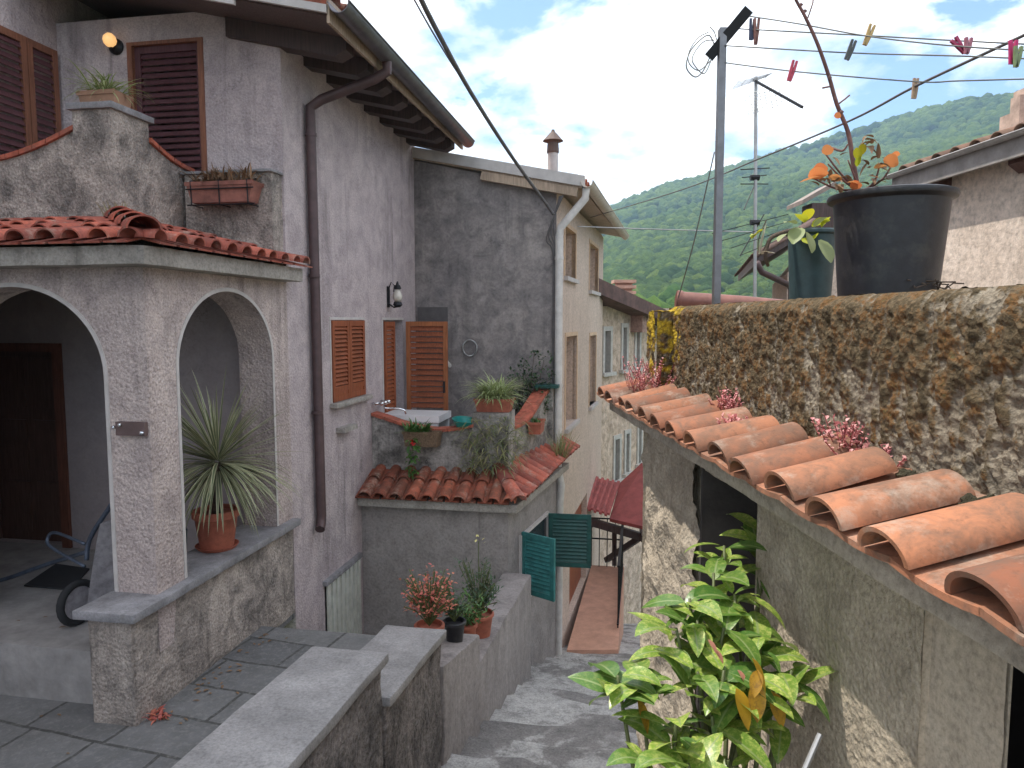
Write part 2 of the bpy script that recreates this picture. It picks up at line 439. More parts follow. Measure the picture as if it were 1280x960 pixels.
def bulb_mat():
    n = NT('lit_bulb'); n.out((.9, .6, .3), .3)
    n.b.inputs['Emission Color'].default_value = (1, .55, .2, 1); n.b.inputs['Emission Strength'].default_value = .35
    return n.m
m_bulb = bulb_mat()

def paving():
    n = NT('slate_paving')
    br = n.n.new('ShaderNodeTexBrick'); br.inputs['Scale'].default_value = 1; br.offset = .37; br.squash = .8
    br.inputs['Brick Width'].default_value = .62; br.inputs['Row Height'].default_value = .38; br.inputs['Mortar Size'].default_value = .012
    br.inputs['Color1'].default_value = (.12, .118, .122, 1); br.inputs['Color2'].default_value = (.185, .18, .178, 1); br.inputs['Mortar'].default_value = (.06, .058, .055, 1)
    vv = n.mapv((1, 1, 1), (0, 0, math.radians(17)))
    w = n.noise(3, 3, .5); mp = n.n.new('ShaderNodeVectorMath'); mp.operation = 'ADD'
    cx = n.n.new('ShaderNodeCombineXYZ'); n.link(n.math('MULTIPLY', w, .05), cx.inputs[0]); n.link(n.math('MULTIPLY', w, -.04), cx.inputs[1])
    n.link(vv, mp.inputs[0]); n.link(cx.outputs[0], mp.inputs[1]); n.link(mp.outputs[0], br.inputs['Vector'])
    c = n.mix(n.math('MULTIPLY', n.ramp(n.noise(5, 6, .7), [(.4, 0), (.65, 1)]), .5), br.outputs[0], (.09, .09, .085))
    c = n.mix(n.math('MULTIPLY', n.ramp(n.noise(30, 5, .7), [(.5, 0), (.7, 1)]), .4), c, (.3, .29, .28))
    h = n.math('ADD', n.math('MULTIPLY', br.outputs['Fac'], -1.2), n.noise(22, 5, .65))
    n.bump(h, .6, .012)
    return n.out(c, .75, spec=.35)
m_pave = paving()

def stairsmat():
    n = NT('worn_stair_concrete')
    a = n.noise(1.1, 6, .62, dist=.5)
    c = n.ramp(a, [(.36, (.17, .16, .155)), (.48, (.25, .235, .225)), (.505, (.4, .385, .37)), (.66, (.5, .485, .465))])
    c = n.mix(n.math('MULTIPLY', n.ramp(n.noise(9, 6, .75), [(.45, 0), (.65, 1)]), .6), c, (.13, .125, .118))
    c = n.mix(.5, c, n.ramp(n.noise(60, 4, .75), [(.33, .4), (.5, 1.0), (.66, 1.5)]), 'MULTIPLY')
    n.bump(n.math('ADD', n.noise(35, 5, .7), n.noise(6, 3, .5)), .7, .015)
    return n.out(c, .85, spec=.3)
m_stair = stairsmat()

def mossmat():
    n = NT('mossy_render'); x, y, r = n.attr()
    pl = n.ramp(n.noise(16, 6, .7), [(.3, (.16, .135, .1)), (.48, (.25, .21, .16)), (.7, (.38, .33, .255))])
    mo = n.ramp(n.noise(17, 7, .78), [(.3, (.04, .032, .022)), (.42, (.085, .064, .038)), (.51, (.155, .115, .07)), (.58, (.18, .09, .036)), (.66, (.1, .09, .045)), (.8, (.27, .23, .16))])
    k = n.math('ADD', x, n.math('MULTIPLY', n.math('SUBTRACT', n.noise(70, 4, .75), .5), .9))
    c = n.mix(n.ramp(k, [(.42, 0), (.58, 1)]), pl, mo)
    c = n.mix(y, c, n.ramp(n.noise(30, 4, .7), [(.35, (.3, .2, .02)), (.6, (.62, .42, .03))]))
    c = n.mix(n.math('MULTIPLY', n.ramp(n.noise(140, 3, .7), [(.38, 1), (.54, 0)]), .4), c, (.06, .048, .033))
    n.bump(n.math('ADD', n.noise(110, 4, .75), n.voro(75)), .8, .009)
    return n.out(c, 1, spec=.1)
m_moss = mossmat()

def shedmat():
    n = NT('outbuilding_roughcast'); 
    big = n.noise(2.2, 5, .65); mid = n.noise(8, 6, .7, dist=.5)
    c = n.ramp(big, [(.35, (.4, .335, .255)), (.55, (.46, .39, .3)), (.7, (.52, .45, .355))])
    c = n.mix(n.math('MULTIPLY', n.ramp(mid, [(.45, 0), (.66, 1)]), .6), c, (.2, .17, .13))
    g = n.noise(95, 4, .75); v = n.voro(60)
    c = n.mix(n.math('MULTIPLY', n.ramp(g, [(.36, 1), (.5, 0)]), .4), c, (.2, .165, .125))
    c = n.mix(.5, c, n.ramp(n.noise(75, 4, .7), [(.32, .5), (.5, 1.0), (.66, 1.35)]), 'MULTIPLY')
    n.bump(n.math('ADD', n.noise(60, 3, .6), n.math('MULTIPLY', v, .5)), .8, .01)
    return n.out(c, .95, spec=.2)
m_shed = shedmat()
m_shed2 = plaster('smooth_shed_render', (.5, .42, .325), (.36, .3, .23), (.57, .49, .385), grain=60, bd=.004, bs=.6, streak=.3, pits=False)

# ------------------------------------------------------------------ LEFT HOUSE
h1 = thing('plaster_house', 'mauve roughcast house with arched porch and balcony filling the left side', 'house', FH @ V((-3.3, 6, -2.57)))
TM = 6.0
w = MB(FH)
wall_holes(w, (-3.12, TM + .35, -4.6), (0, 1, 0), (0, 0, 1), (-.35, 0, 0), 3.4, 7.02,
           [(6.9 - 6.35, 7.78 - 6.35, 3.75, 4.6), (8.4 - 6.35, 9.15 - 6.35, 2.6, 4.6), (6.62 - 6.35, 7.5 - 6.35, 0, 1.94)])
wall_holes(w, (-9, TM, -4.6), (1, 0, 0), (0, 0, 1), (0, .35, 0), 5.88, 7.3,
           [(9 - 6.35, 9 - 5.5, 2.4, 4.3), (9 - 4.55, 9 - 3.88, 5.25, 7.05)])
w.box(-9, -3.5, TM + .7, 9.7, -4.6, 2.4)
w.build('wall', m_house, h1)
w = MB(FH)                                        # far left wing; height and unseen near end added to shade the alley
w.box(-10, -5.32, -2.0, 3.95, -2.57, 9.6); w.box(-10, -5.32, 3.95, 9.6, .5, 9.6)
w.build('wing_wall', m_house, h1)
# porch
def arch_poly(x0, x1, zb, zs, rise, xa, xb, zt, n=20):
    pts = [(x0, zb), (xa, zb)]
    cx = (xa + xb) / 2; rx = (xb - xa) / 2
    pts += [(cx - rx * math.cos(PI * i / n), zs + rise * math.sin(PI * i / n)) for i in range(n + 1)]
    pts += [(xb, zb), (x1, zb), (x1, zt), (x0, zt)]
    return pts
pf = MB(FH)
pf.prism([(x, 4.12, z) for x, z in arch_poly(-7.5, -3.12, -2.2, -.36, .58, -4.78, -3.43, .335)], (0, .3, 0))
pf.prism([(-3.12, y, z) for y, z in arch_poly(4.42, TM, -1.81, -.33, .55, 4.43, 5.71, .335)], (-.31, 0, 0))
pf.build('porch_wall', m_pier, h1)
tr = MB(FH)                                       # pale arrises round the arches
def arch_band(mb, f, xa, xb, zb, zs, rise, ext, wd=.028, n=28):
    cx = (xa + xb) / 2; rx = (xb - xa) / 2
    inn = [(xa, zb)] + [(cx - rx * math.cos(PI * i / n), zs + rise * math.sin(PI * i / n)) for i in range(n + 1)] + [(xb, zb)]
    rx2 = rx + wd
    out = [(xa - wd, zb)] + [(cx - rx2 * math.cos(PI * i / n), zs + (rise + wd) * math.sin(PI * i / n)) for i in range(n + 1)] + [(xb + wd, zb)]
    for i in range(len(inn) - 1):
        mb.prism([f(*inn[i]), f(*inn[i + 1]), f(*out[i + 1]), f(*out[i])], ext)
arch_band(tr, lambda x, z: (x, 4.12, z), -4.775, -3.435, -2.2, -.36, .578, (0, -.005, 0))
arch_band(tr, lambda y, z: (-3.12, y, z), 4.435, 5.705, -1.80, -.33, .548, (.005, 0, 0))
tr.build('arch_trim', m_trim, h1)
lw = MB(FH); lw.box(-3.43, -3.12, 3.86, TM, -2.7, -1.866)
lw.build('porch_low_wall', m_low, h1)
sl = MB(FH); sl.box(-3.47, -3.04, 3.79, TM, -1.863, -1.805)
sl.build('sill_slab', m_slate, h1)
ba = MB(FH); ba.box(-7.5, -2.96, 3.92, TM, .337, .452); ba.build('eave_band', m_conc, h1)
pi = MB(FH)
pi.box(-8.0, -3.45, 4.05, TM, -2.6, -2.2)
pi.build('porch_floor', simple('porch_floor_stone', (.3, .28, .27), .7, 0, .2, 6, .2), h1)
pi = MB(FH); pi.box(-7.4, -3.46, 5.985, 5.995, -2.2, .33); pi.box(-7.5, -7.4, 4.5, 6, -2.2, .33)
# inner lining leaves the door free
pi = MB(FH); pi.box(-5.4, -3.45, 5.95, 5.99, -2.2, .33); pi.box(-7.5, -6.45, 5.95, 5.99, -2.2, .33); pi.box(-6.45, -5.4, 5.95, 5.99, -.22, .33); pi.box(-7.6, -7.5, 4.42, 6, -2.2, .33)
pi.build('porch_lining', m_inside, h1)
dr = MB(FH); dr.box(-6.34, -5.51, 6.1, 6.15, -2.2, -.3)
for i in range(2):
    for j in range(3): dr.box(-6.25 + i * .36, -5.97 + i * .36, 6.08, 6.1, -2.1 + j * .62, -1.6 + j * .62)
fd = dr.build('front_door', m_doorwood, h1)
dr = MB(FH); dr.lathe((-5.58, 6.07, -1.2), [(.0, -.03), (.025, -.03), (.03, 0), (.02, .03), (0, .035)], 10, (0, -1, 0)); dr.build('door_knob', m_chrome, fd)
dr = MB(FH); dr.box(-5.5, -5.41, 5.93, 6.16, -2.2, -.22); dr.box(-6.44, -6.35, 5.93, 6.16, -2.2, -.22); dr.box(-6.35, -5.5, 5.93, 6.16, -.3, -.22)
dr.build('door_frame', wood('door_frame_wood', (.15, .06, .04)), h1)
# gate plate on the pillar
q0 = hit(FH, 146, 527, T=4.1); q1 = hit(FH, 183, 545, T=4.1)
pl = MB(FH); pl.box(q0.x, q1.x, 4.085, 4.118, q1.z, q0.z)
plate = pl.build('latch_plate', simple('rusty_plate', (.13, .085, .08), .6, .2), h1)
pl = MB(FH)
for p in ((142, 534), (150, 531), (177, 541)):
    pl = MB(FH); q = hit(FH, *p, T=4.08); pl.lathe(q, [(0, -.005), (.014, -.005), (.012, .01), (0, .014)], 10, (0, -1, 0)); pl.build('bolt', m_chrome, plate)
# porch roof
pr = MB(FH)
tile_skirt(pr, (-7.4, 3.86, .462), (-2.9, 3.86, .462), (0, 1, 0), 1.14, .27, pitch=.19, hipQ=1.1)
tile_skirt(pr, (-2.9, 3.86, .462), (-2.9, 5.97, .462), (-1, 0, 0), 1.1, .27, pitch=.19, hipP=1.14)
for k in range(4):
    f0 = k / 4; f1 = (k + 1.15) / 4
    a = V((-2.9, 3.86, .5)).lerp(V((-4.0, 5.0, .77)), f0); b = V((-2.9, 3.86, .5)).lerp(V((-4.0, 5.0, .77)), min(1, f1))
    coppo(pr, a + V((0, 0, .035)), b + V((0, 0, .01)), (0, 0, 1), .1, .085)
pr.build('porch_roof', m_tile_red, h1, True, autos=40)
# balcony
bp = MB(FH)
def curve_parapet(mb, p0, p1, t, tops, zb):
    """parapet between plan points with a curved top; t thickness vector"""
    p0, p1, t = V((*p0, 0)), V((*p1, 0)), V((*t, 0)); n = len(tops)
    P = [p0.lerp(p1, i / (n - 1)) for i in range(n)]
    poly = [V((p0.x, p0.y, zb))] + [V((P[i].x, P[i].y, tops[i])) for i in range(n)] + [V((p1.x, p1.y, zb))]
    mb.prism(poly, t)
    return [V((P[i].x, P[i].y, tops[i])) for i in range(n)]
def coping(mb, pts, t, over=.03, th=.035):
    t = V((*t, 0)); tu = t.normalized()
    for a, b in zip(pts[:-1], pts[1:]):
        g = (b - a).normalized() * .004
        mb.obox(a - tu * over + g, (b - a) - g * 2, t + tu * 2 * over, V((0, 0, th)))
def curve_tops(z0, z1, dip, n=9): return [z0 + (z1 - z0) * i / (n - 1) - dip * math.sin(PI * i / (n - 1)) for i in range(n)]
cA = curve_parapet(bp, (-5.32, 5.02), (-4.325, 5.02), (0, .15), curve_tops(1.22, 1.46, .05), .62)
cB = curve_parapet(bp, (-4.0, 5.415), (-4.0, TM), (-.15, 0), curve_tops(1.45, 1.31, .03, 7), .62)
bp.box(-4.33, -3.995, 4.995, 5.42, .5, 1.6)
bp.box(-3.96, -3.14, 5.82, TM - .002, .45, 1.26)
bpo = bp.build('balcony_parapet', m_low, h1)
for cc_, tt_ in ((cA, (0, .15)), (cB, (-.15, 0))): cp = MB(FH); coping(cp, cc_, tt_); cp.build('coping', m_brick, bpo)
cp = MB(FH); cp.box(-4.36, -3.965, 4.965, 5.46, 1.6, 1.65); cp.build('pedestal_cap', m_slate, bpo)
cp = MB(FH); cp.box(-3.98, -3.12, 5.79, TM - .003, 1.26, 1.285); cp.build('ledge_cap', m_slate, bpo)
cp = MB(FH); cp.box(-5.32, -4.0, 5.0, TM, .46, .6); cp.build('balcony_floor', m_conc, h1)
# upper shutters
def shutter(parent, fr, o, u, wv, n, mf, ms, ns=18, mid=None, solid=0, lab=None, t=.035, st=.055):
    a = MB(fr); b = MB(fr); louvres(a, b, o, u, wv, n, ns=ns, mid=mid, solid=solid, t=t, st=st)
    ob = a.build('shutter', mf, parent, label=lab); b.build('louvres', ms, ob); return ob
shutter(h1, FH, (-4.55, TM + .06, .65), (.67, 0, 0), (0, 0, 1.8), (0, -1, 0), m_wooddk, m_wooddk, 26, solid=.2)
f = MB(FH); f.box(-3.9, -3.85, TM - .012, TM + .06, .65, 2.48); f.box(-4.6, -4.55, TM - .012, TM + .06, .65, 2.48); f.box(-4.55, -3.9, TM - .012, TM + .06, 2.45, 2.48)
m_upframe = wood('faded_frame', (.24, .1, .06))
f.build('window_frame', m_upframe, h1)
shutter(h1, FH, (-5.32, 5.2, .62), (0, .42, 0), (0, 0, 1.82), (1, 0, 0), m_upframe, m_wooddk, 26)
shutter(h1, FH, (-5.32, 5.63, .62), (0, .33, 0), (0, 0, 1.82), (1, 0, 0), m_upframe, m_wooddk, 26)
# lit lamp
q = hit(FH, 137, 50, T=TM - .09)
l = MB(FH); l.lathe((q.x, TM - .001, q.z - .03), [(0, 0), (.07, 0), (.07, .02), (.03, .05), (0, .05)], 16, (0, -1, 0)); l.tube([(q.x, TM - .03, q.z - .04), (q.x, TM - .08, q.z - .06), (q.x, TM - .09, q.z - .03)], .012, 8)
lam = l.build('wall_lamp', m_iron, h1)
l = MB(FH); l.lathe(q, [(.0, -.06), (.025, -.055), (.05, -.03), (.058, 0), (.05, .03), (.025, .055), (0, .06)], 16)
l.build('bulb', m_bulb, lam, True)
# main roof
SL = .23
zr = lambda L: 2.36 + SL * (-2.45 - L)
rf = MB(FH)
rf.prism([(-2.43, 5.45, zr(-2.43) + .05), (-5.32, 5.45, zr(-5.32) + .05), (-5.32, 5.45, zr(-5.32) + .13), (-2.43, 5.45, zr(-2.43) + .13)], (0, 4.25, 0))
rfo = rf.build('roof', m_tile_old, h1)
sf = MB(FH); sf.prism([(-2.45, 5.5, zr(-2.45)), (-5.32, 5.5, zr(-5.32)), (-5.32, 5.5, zr(-5.32) + .048), (-2.45, 5.5, zr(-2.45) + .048)], (0, 4.15, 0)); sf.build('soffit', m_soffit, rfo)
rt = MB(FH)
for i in range(20):
    y = 5.55 + i * .205
    coppo(rt, (-2.4, y, zr(-2.4) + .13), (-5.3, y, zr(-5.3) + .13), (0, 0, 1), .08, .075)
rt.build('roof_tiles', m_tile_old, rfo, True)
for i in range(8):
    y = 5.95 + i * .49; r_ = MB(FH)
    r_.prism([(-2.5, y, zr(-2.5) - .004), (-2.5, y, zr(-2.5) - .1), (-2.6, y, zr(-2.6) - .17), (-3.6, y, zr(-3.6) - .17), (-3.6, y, zr(-3.6) - .004)], (0, .17, 0))
    r_.build('rafter', m_beam, rfo)
fb = MB(FH); fb.box(-2.44, -2.415, 5.45, 9.68, zr(-2.45) - .07, zr(-2.45) + .11); fb.build('eave_board', m_beam2, rfo)
vb = MB(FH)
vb.prism([(-2.43, 5.42, zr(-2.43) - .0), (-3.2, 5.42, zr(-3.2) - .0), (-3.2, 5.42, zr(-3.2) + .06), (-2.43, 5.42, zr(-2.43) + .06)], (0, .028, 0))
vb.prism([(-3.2, 5.42, zr(-3.2) - .06), (-5.32, 5.42, zr(-5.32) - .06), (-5.32, 5.42, zr(-5.32) + .06), (-3.2, 5.42, zr(-3.2) + .06)], (0, .028, 0))
vb.build('verge_board', m_fascia, rfo)
gt = MB(FH)
def gutter(mb, a, b, r, up=V((0, 0, 1)), th=.006, seg=12):
    a, b = V(a), V(b); ax = (b - a).normalized(); sd = ax.cross(up).normalized(); vs = []; fs = []; n = seg + 1
    for p in (a, b):
        for rr in (r, r - th):
            for k in range(n):
                t = PI + PI * k / seg; vs.append(p + sd * math.cos(t) * rr + up * math.sin(t) * rr)
    for k in range(seg):
        fs += [(k, k + 1, 2 * n + k + 1, 2 * n + k), (n + k + 1, n + k, 3 * n + k, 3 * n + k + 1), (k + 1, k, n + k, n + k + 1), (2 * n + k, 2 * n + k + 1, 3 * n + k + 1, 3 * n + k)]
    fs += [(0, 2 * n, 3 * n, n), (n - 1, 2 * n - 1, 4 * n - 1, 3 * n - 1)]
    mb.add(vs, fs)
    mb.tube([a + sd * r, b + sd * r], .009, 8); mb.tube([a - sd * r, b - sd * r], .007, 8)
gutter(gt, (-2.33, 5.42, 2.43), (-2.33, 9.62, 2.38), .085)
gto = gt.build('gutter', m_gutter, h1, True, autos=50)
dp = MB(FH)
dp.tube([(-2.33, 6.49, 2.36), (-2.33, 6.49, 2.26), (-2.45, 6.49, 2.2), (-2.95, 6.44, 2.03), (-3.06, 6.43, 1.96), (-3.06, 6.43, 1.8), (-3.06, 6.46, -1.9), (-3.055, 6.44, -1.98), (-3.04, 6.38, -2.02)], .047, 14)
for z in (1.7, .4, -.9): dp.tube([(-3.06, 6.43, z), (-3.06, 6.43, z + .03)], .054, 14)
dp.build('downpipe', m_pipebr, h1, True, autos=50)
# alley side: window, french door, gate, lamp
shutter(h1, FH, (-3.135, 6.905, -.845), (0, .432, 0), (0, 0, .84), (1, 0, 0), m_woodred, m_woodred, 14, solid=.1)
shutter(h1, FH, (-3.135, 7.343, -.845), (0, .432, 0), (0, 0, .84), (1, 0, 0), m_woodred, m_woodred, 14, solid=.1)
s_ = MB(FH); s_.box(-3.14, -3.04, 6.84, 7.84, -.9, -.852); s_.build('window_sill', m_conc, h1)
s_ = MB(FH); s_.box(-3.2, -3.114, 6.87, 7.81, .0, .03); s_.box(-3.2, -3.114, 6.872, 6.9, -.85, 0); s_.box(-3.2, -3.114, 7.78, 7.81, -.85, 0); s_.box(-3.2, -3.114, 8.37, 8.4, -1.9, .03); s_.box(-3.2, -3.114, 8.4, 9.17, .0, .03)
s_.build('window_surround', m_trim, h1)
shutter(h1, FH, (-3.13, 8.42, -1.88), (0, .36, 0), (0, 0, 1.86), (1, 0, 0), m_woodred, m_woodred, 28, solid=.3)
sh = shutter(h1, FH, (-3.06, 9.13, -1.88), (.56, 0, 0), (0, 0, 1.86), (0, -1, 0), m_woodor, m_woodred, 24, mid=.62, solid=.0, lab='open brown louvred leaf standing out into the terrace')
k = MB(FH); k.box(-2.55, -2.53, 9.06, 9.095, -.95, -.8); k.build('handle', m_iron, sh)
s_ = MB(FH); s_.box(-3.3, -3.25, 8.4, 9.15, -1.9, 0); s_.build('door_curtain', simple('pale_curtain', (.34, .35, .37), .9), h1)
gm = MB(FH)
for i in range(15):
    y = 6.64 + i * .057; gm.box(-3.11 - .02 * (i % 2), -3.09 - .02 * (i % 2), y, y + .056, -4.3, -2.68)
gm.build('cellar_gate', m_whitemet, h1)
gm = MB(FH); gm.box(-3.2, -3.07, 6.58, 7.52, -2.67, -2.62); gm.build('gate_lintel', m_slate, h1)
q = hit(FH, 497, 370, L=-2.99)
l = MB(FH); l.box(-3.12, -3.1, q.y - .03, q.y + .03, q.z - .14, q.z + .12)
l.tube([(-3.1, q.y, q.z + .1), (-3.07, q.y, q.z + .17), (-3.03, q.y, q.z + .13), (-3.04, q.y, q.z + .05)], .008, 8)
l.tube([(-3.1, q.y, q.z - .1), (-3.04, q.y, q.z - .14), (-2.99, q.y, q.z - .13)], .01, 8)
l.lathe((-2.99, q.y, q.z - .14), [(0, 0), (.03, 0), (.06, .03), (.045, .07), (0, .07)], 14)
l.lathe((-2.99, q.y, q.z + .08), [(.03, 0), (.05, .01), (.035, .05), (.02, .06), (.008, .1), (0, .1)], 14)
lam = l.build('wall_lamp', m_iron, h1, label='iron carriage lamp with globe beside the french door')
l = MB(FH); l.lathe((-2.99, q.y, q.z - .07), [(.03, 0), (.055, .03), (.06, .07), (.045, .11), (.028, .15), (0, .15)], 14); l.build('lamp_globe', m_milk, lam, True)
# tap on the wall, above the wash tub
q = hit(FH, 475, 503, L=-3.07)
l = MB(FH); l.tube([(-3.11, q.y - .14, q.z), (-3.05, q.y - .12, q.z), (-3.04, q.y + .12, q.z), (-3.11, q.y + .14, q.z)], .014, 8)
for s in (-1, 0, 1): l.lathe((-3.03, q.y + s * .11, q.z), [(0, 0), (.022, 0), (.026, .03), (.015, .05), (0, .05)], 10, (1, 0, 0))
l.tube([(-3.05, q.y, q.z - .01), (-3.0, q.y, q.z - .07), (-2.85, q.y + .03, q.z - .07), (-2.78, q.y + .04, q.z - .09), (-2.76, q.y + .04, q.z - .14)], .012, 8)
l.build('wall_tap', m_chrome, h1, True)
# power lead bracket etc
s_ = MB(FH); s_.box(-3.12, -3.02, 6.98, 7.32, -1.17, -1.12); s_.build('wall_shelf', m_conc, h1)

# ------------------------------------------------------------------ TERRACE ANNEX
an = thing('terrace_annex', 'low grey annex with planted roof terrace and red tile skirt', 'annex', FH @ V((-2.3, 8.6, -4.6)))
fp = [(-3.118, 7.62), (-1.42, 7.62), (-1.1, 9.69), (-3.118, 9.69)]
b = MB(FH); b.prism([(x, y, -5.2) for x, y in fp], (0, 0, 3.12)); b.build('wall', m_annex, an)
b = MB(FH); b.prism([(x, y, -2.08) for x, y in [(-3.117, 7.5), (-1.3, 7.5), (-.98, 9.95), (-3.117, 9.69)]], (0, 0, .09)); b.build('eave_slab', m_conc, an)
b = MB(FH)
tile_skirt(b, (-3.1, 7.46, -1.97), (-1.28, 7.46, -1.97), (0, 1, 0), .56, .22, pitch=.19, hipQ=.3, course=.6)
bo = b.build('tile_skirt', m_tile_old, an, True, autos=40)
b = MB(FH)
e_ = (V((-.9, 10.15, -1.82)) - V((-1.26, 7.5, -1.95))).normalized()
tile_skirt(b, (-1.26, 7.5, -1.95), (-.9, 10.15, -1.82), (-e_.y, e_.x, 0), .42, .24, pitch=.17, r=.07, hipP=.5, course=.6)
for kk in range(2): coppo(b, V((-1.27, 7.45, -1.93)).lerp(V((-1.6, 8.0, -1.68)), kk / 2), V((-1.27, 7.45, -1.95)).lerp(V((-1.6, 8.0, -1.68)), kk / 2 + .55), (0, 0, 1), .09, .08)
b.build('tile_skirt', m_tile_red, an, True, autos=40)
b = MB(FH)
cA = curve_parapet(b, (-3.118, 7.98), (-1.88, 7.98), (0, .14), [-1.12, -1.16, -1.21, -1.25, -1.28, -1.29, -1.28, -1.26, -1.22], -2)
cB = curve_parapet(b, (-1.5, 8.38), (-1.22, 9.55), (-.14, .03), [-1.3, -1.29, -1.26, -1.2, -1.1, -1.0, -.93], -2)
b.box(-1.9, -1.48, 7.96, 8.39, -2, -1.06); b.box(-1.36, -1.16, 9.5, 9.69, -2, -.9)
par = b.build('parapet', m_terrace, an)
for cc_, tt_ in ((cA, (0, .14)), (cB, (-.14, .03))): b = MB(FH); coping(b, cc_, tt_); b.build('coping', m_brick, par)
b = MB(FH); b.box(-1.4, -1.08, 9.42, 9.69, -.9, -.86); b.build('post_cap', m_green2, par)
# window with green shutters in the alley side
sd = V((.32, 2.07, 0)).normalized(); nn = V((sd.y, -sd.x, 0)); base = V((-1.42, 7.62, 0))
def onside(t, out=0, z=0): p = base + sd * t + nn * out; return V((p.x, p.y, z))
b = MB(FH)
for (t0, t1, z0, z1) in ((.38, .42, -3.3, -2.48), (1.5, 1.54, -3.3, -2.48), (.42, 1.5, -2.52, -2.48), (.34, 1.58, -3.34, -3.3)):
    b.obox(onside(t0, -.02, z0), sd * (t1 - t0), nn * .05, (0, 0, z1 - z0))
wf = b.build('window_frame', m_trim, an)
b = MB(FH); b.obox(onside(.42, -.02, -3.3), sd * 1.08, nn * .024, (0, 0, .78)); b.build('window_pane', m_glass, wf)
q0 = hit(FH, 663, 672, T=8.2); q1 = hit(FH, 703, 686, T=7.85)
z_ = q0.z - .0
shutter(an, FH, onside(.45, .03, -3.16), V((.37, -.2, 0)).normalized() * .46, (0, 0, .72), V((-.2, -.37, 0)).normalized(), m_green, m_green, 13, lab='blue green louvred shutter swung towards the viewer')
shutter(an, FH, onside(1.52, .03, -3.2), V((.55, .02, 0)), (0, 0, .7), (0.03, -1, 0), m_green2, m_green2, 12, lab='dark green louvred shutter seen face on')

# ------------------------------------------------------------------ GREY HOUSE BEHIND
CX = FH @ V((-1.15, 9.7, 0))
FC = Matrix.Translation(CX) @ rotz(C_DEG)
h2 = thing('tall_house', 'tall narrow house with grey end wall and beige alley side', 'house', CX + V((-1.2, 1.5, -5)))
zt = lambda L: 2.06 - .22 * (L + 2.58)
b = MB(FH); b.prism([(-3.4, 9.7, -5.5), (-1.15, 9.7, -5.5), (-1.15, 9.7, zt(-1.15)), (-3.4, 9.7, zt(-3.4))], (0, .28, 0)); b.build('end_wall', m_grey, h2)
def fc(x, y): return hit(FC, x, y, L=0)
wins = [((706, 282), (719, 350)), ((737, 303), (747, 366)), ((707, 421), (720, 524)), ((737, 420), (744, 502))]
holes = []; ZB = -7.0
for (a_, b_) in wins:
    p, q = fc(*a_), fc(*b_); holes.append((p.y, q.y, q.z - ZB, p.z - ZB))
dq0, dq1 = fc(712, 690), fc(733, 690)
holes.append((dq0.y, dq1.y, -4.75 - ZB, -3.15 - ZB))
b = MB(FC)
wall_holes(b, (0, .29, ZB), (0, 1, 0), (0, 0, 1), (-.3, 0, 0), 5.0, 1.72 - ZB, [(h[0] - .29, h[1] - .29, h[2], h[3]) for h in holes])
b.box(-3.5, -.0, 5.29, 5.5, ZB, 1.7); b.box(-.3, 0, 0.02, .289, ZB, 1.7)
b.build('alley_wall', m_beige, h2)
m_tanwood = wood('tan_wood', (.4, .23, .11)); m_peach = simple('peach_surround', (.6, .42, .28), .8)
for h in holes[:4]:
    ww = MB(FC)
    ww.box(-.06, .012, h[0] - .07, h[0], h[2] + ZB, h[3] + ZB + .06); ww.box(-.06, .012, h[1], h[1] + .07, h[2] + ZB, h[3] + ZB + .06); ww.box(-.06, .012, h[0], h[1], h[3] + ZB, h[3] + ZB + .06)
    wo = ww.build('window', m_peach, h2)
    ww = MB(FC); ww.box(-.22, -.19, h[0], h[1], h[2] + ZB, h[3] + ZB); ww.build('shutter', m_tanwood, wo)
    ww = MB(FC); ww.box(-.2, .06, h[0] - .06, h[1] + .06, h[2] + ZB - .06, h[2] + ZB); ww.build('sill', m_trim, wo)
ww = MB(FC); h = holes[4]; ww.box(-.15, -.1, h[0], h[1], -4.75, -3.15); ww.build('side_door', m_woodred, h2)
b = MB(FC)
zf = lambda x: 1.78 - .21 * x
b.prism([(.36, -.14, zf(.36)), (-3.8, -.14, zf(-3.8)), (-3.8, -.14, zf(-3.8) + .1), (.36, -.14, zf(.36) + .1)], (0, 5.75, 0)); rfo = b.build('roof', m_beam2, h2)
b = MB(FC); b.prism([(.4, -.17, zf(.4) + .02), (-3.8, -.17, zf(-3.8) + .02), (-3.8, -.17, zf(-3.8) + .16), (.4, -.17, zf(.4) + .16)], (0, .028, 0)); b.build('verge_flashing', m_fascia, rfo)
b = MB(FC)
for i in range(25): coppo(b, (.37, -.05 + i * .22, zf(.37) + .1), (-3.8, -.05 + i * .22, zf(-3.8) + .1), (0, 0, 1), .085, .08)
b.build('roof_tiles', m_tile_old, rfo, True)
b = MB(FC); gutter(b, (.43, -.2, 1.78), (.43, 5.7, 1.74), .08); b.build('gutter', simple('beige_gutter', (.5, .43, .36), .5), h2, True, autos=50)
b = MB(FC); b.bar((.3, -.1, zf(.3) - .06), (-1.0, -.1, zf(-1.0) - .06), .1, .11); b.build('barge_beam', m_beam2, h2)
b = MB(FC); b.tube([(.41, -.1, 1.72), (.4, -.1, 1.58), (.07, -.06, 1.22), (.05, -.05, 1.1), (.05, -.05, -1.9), (.05, -.05, -2.0), (.1, -.07, -2.25), (.08, -.06, -2.5), (.07, -.06, -5.0)], .052, 12)
for z in (.8, -.9, -2.8): b.tube([(.05, -.05, z), (.05, -.05, z + .04)], .06, 12)
b.build('downpipe', m_pipewh, h2, True, autos=50)
b = MB(FC)
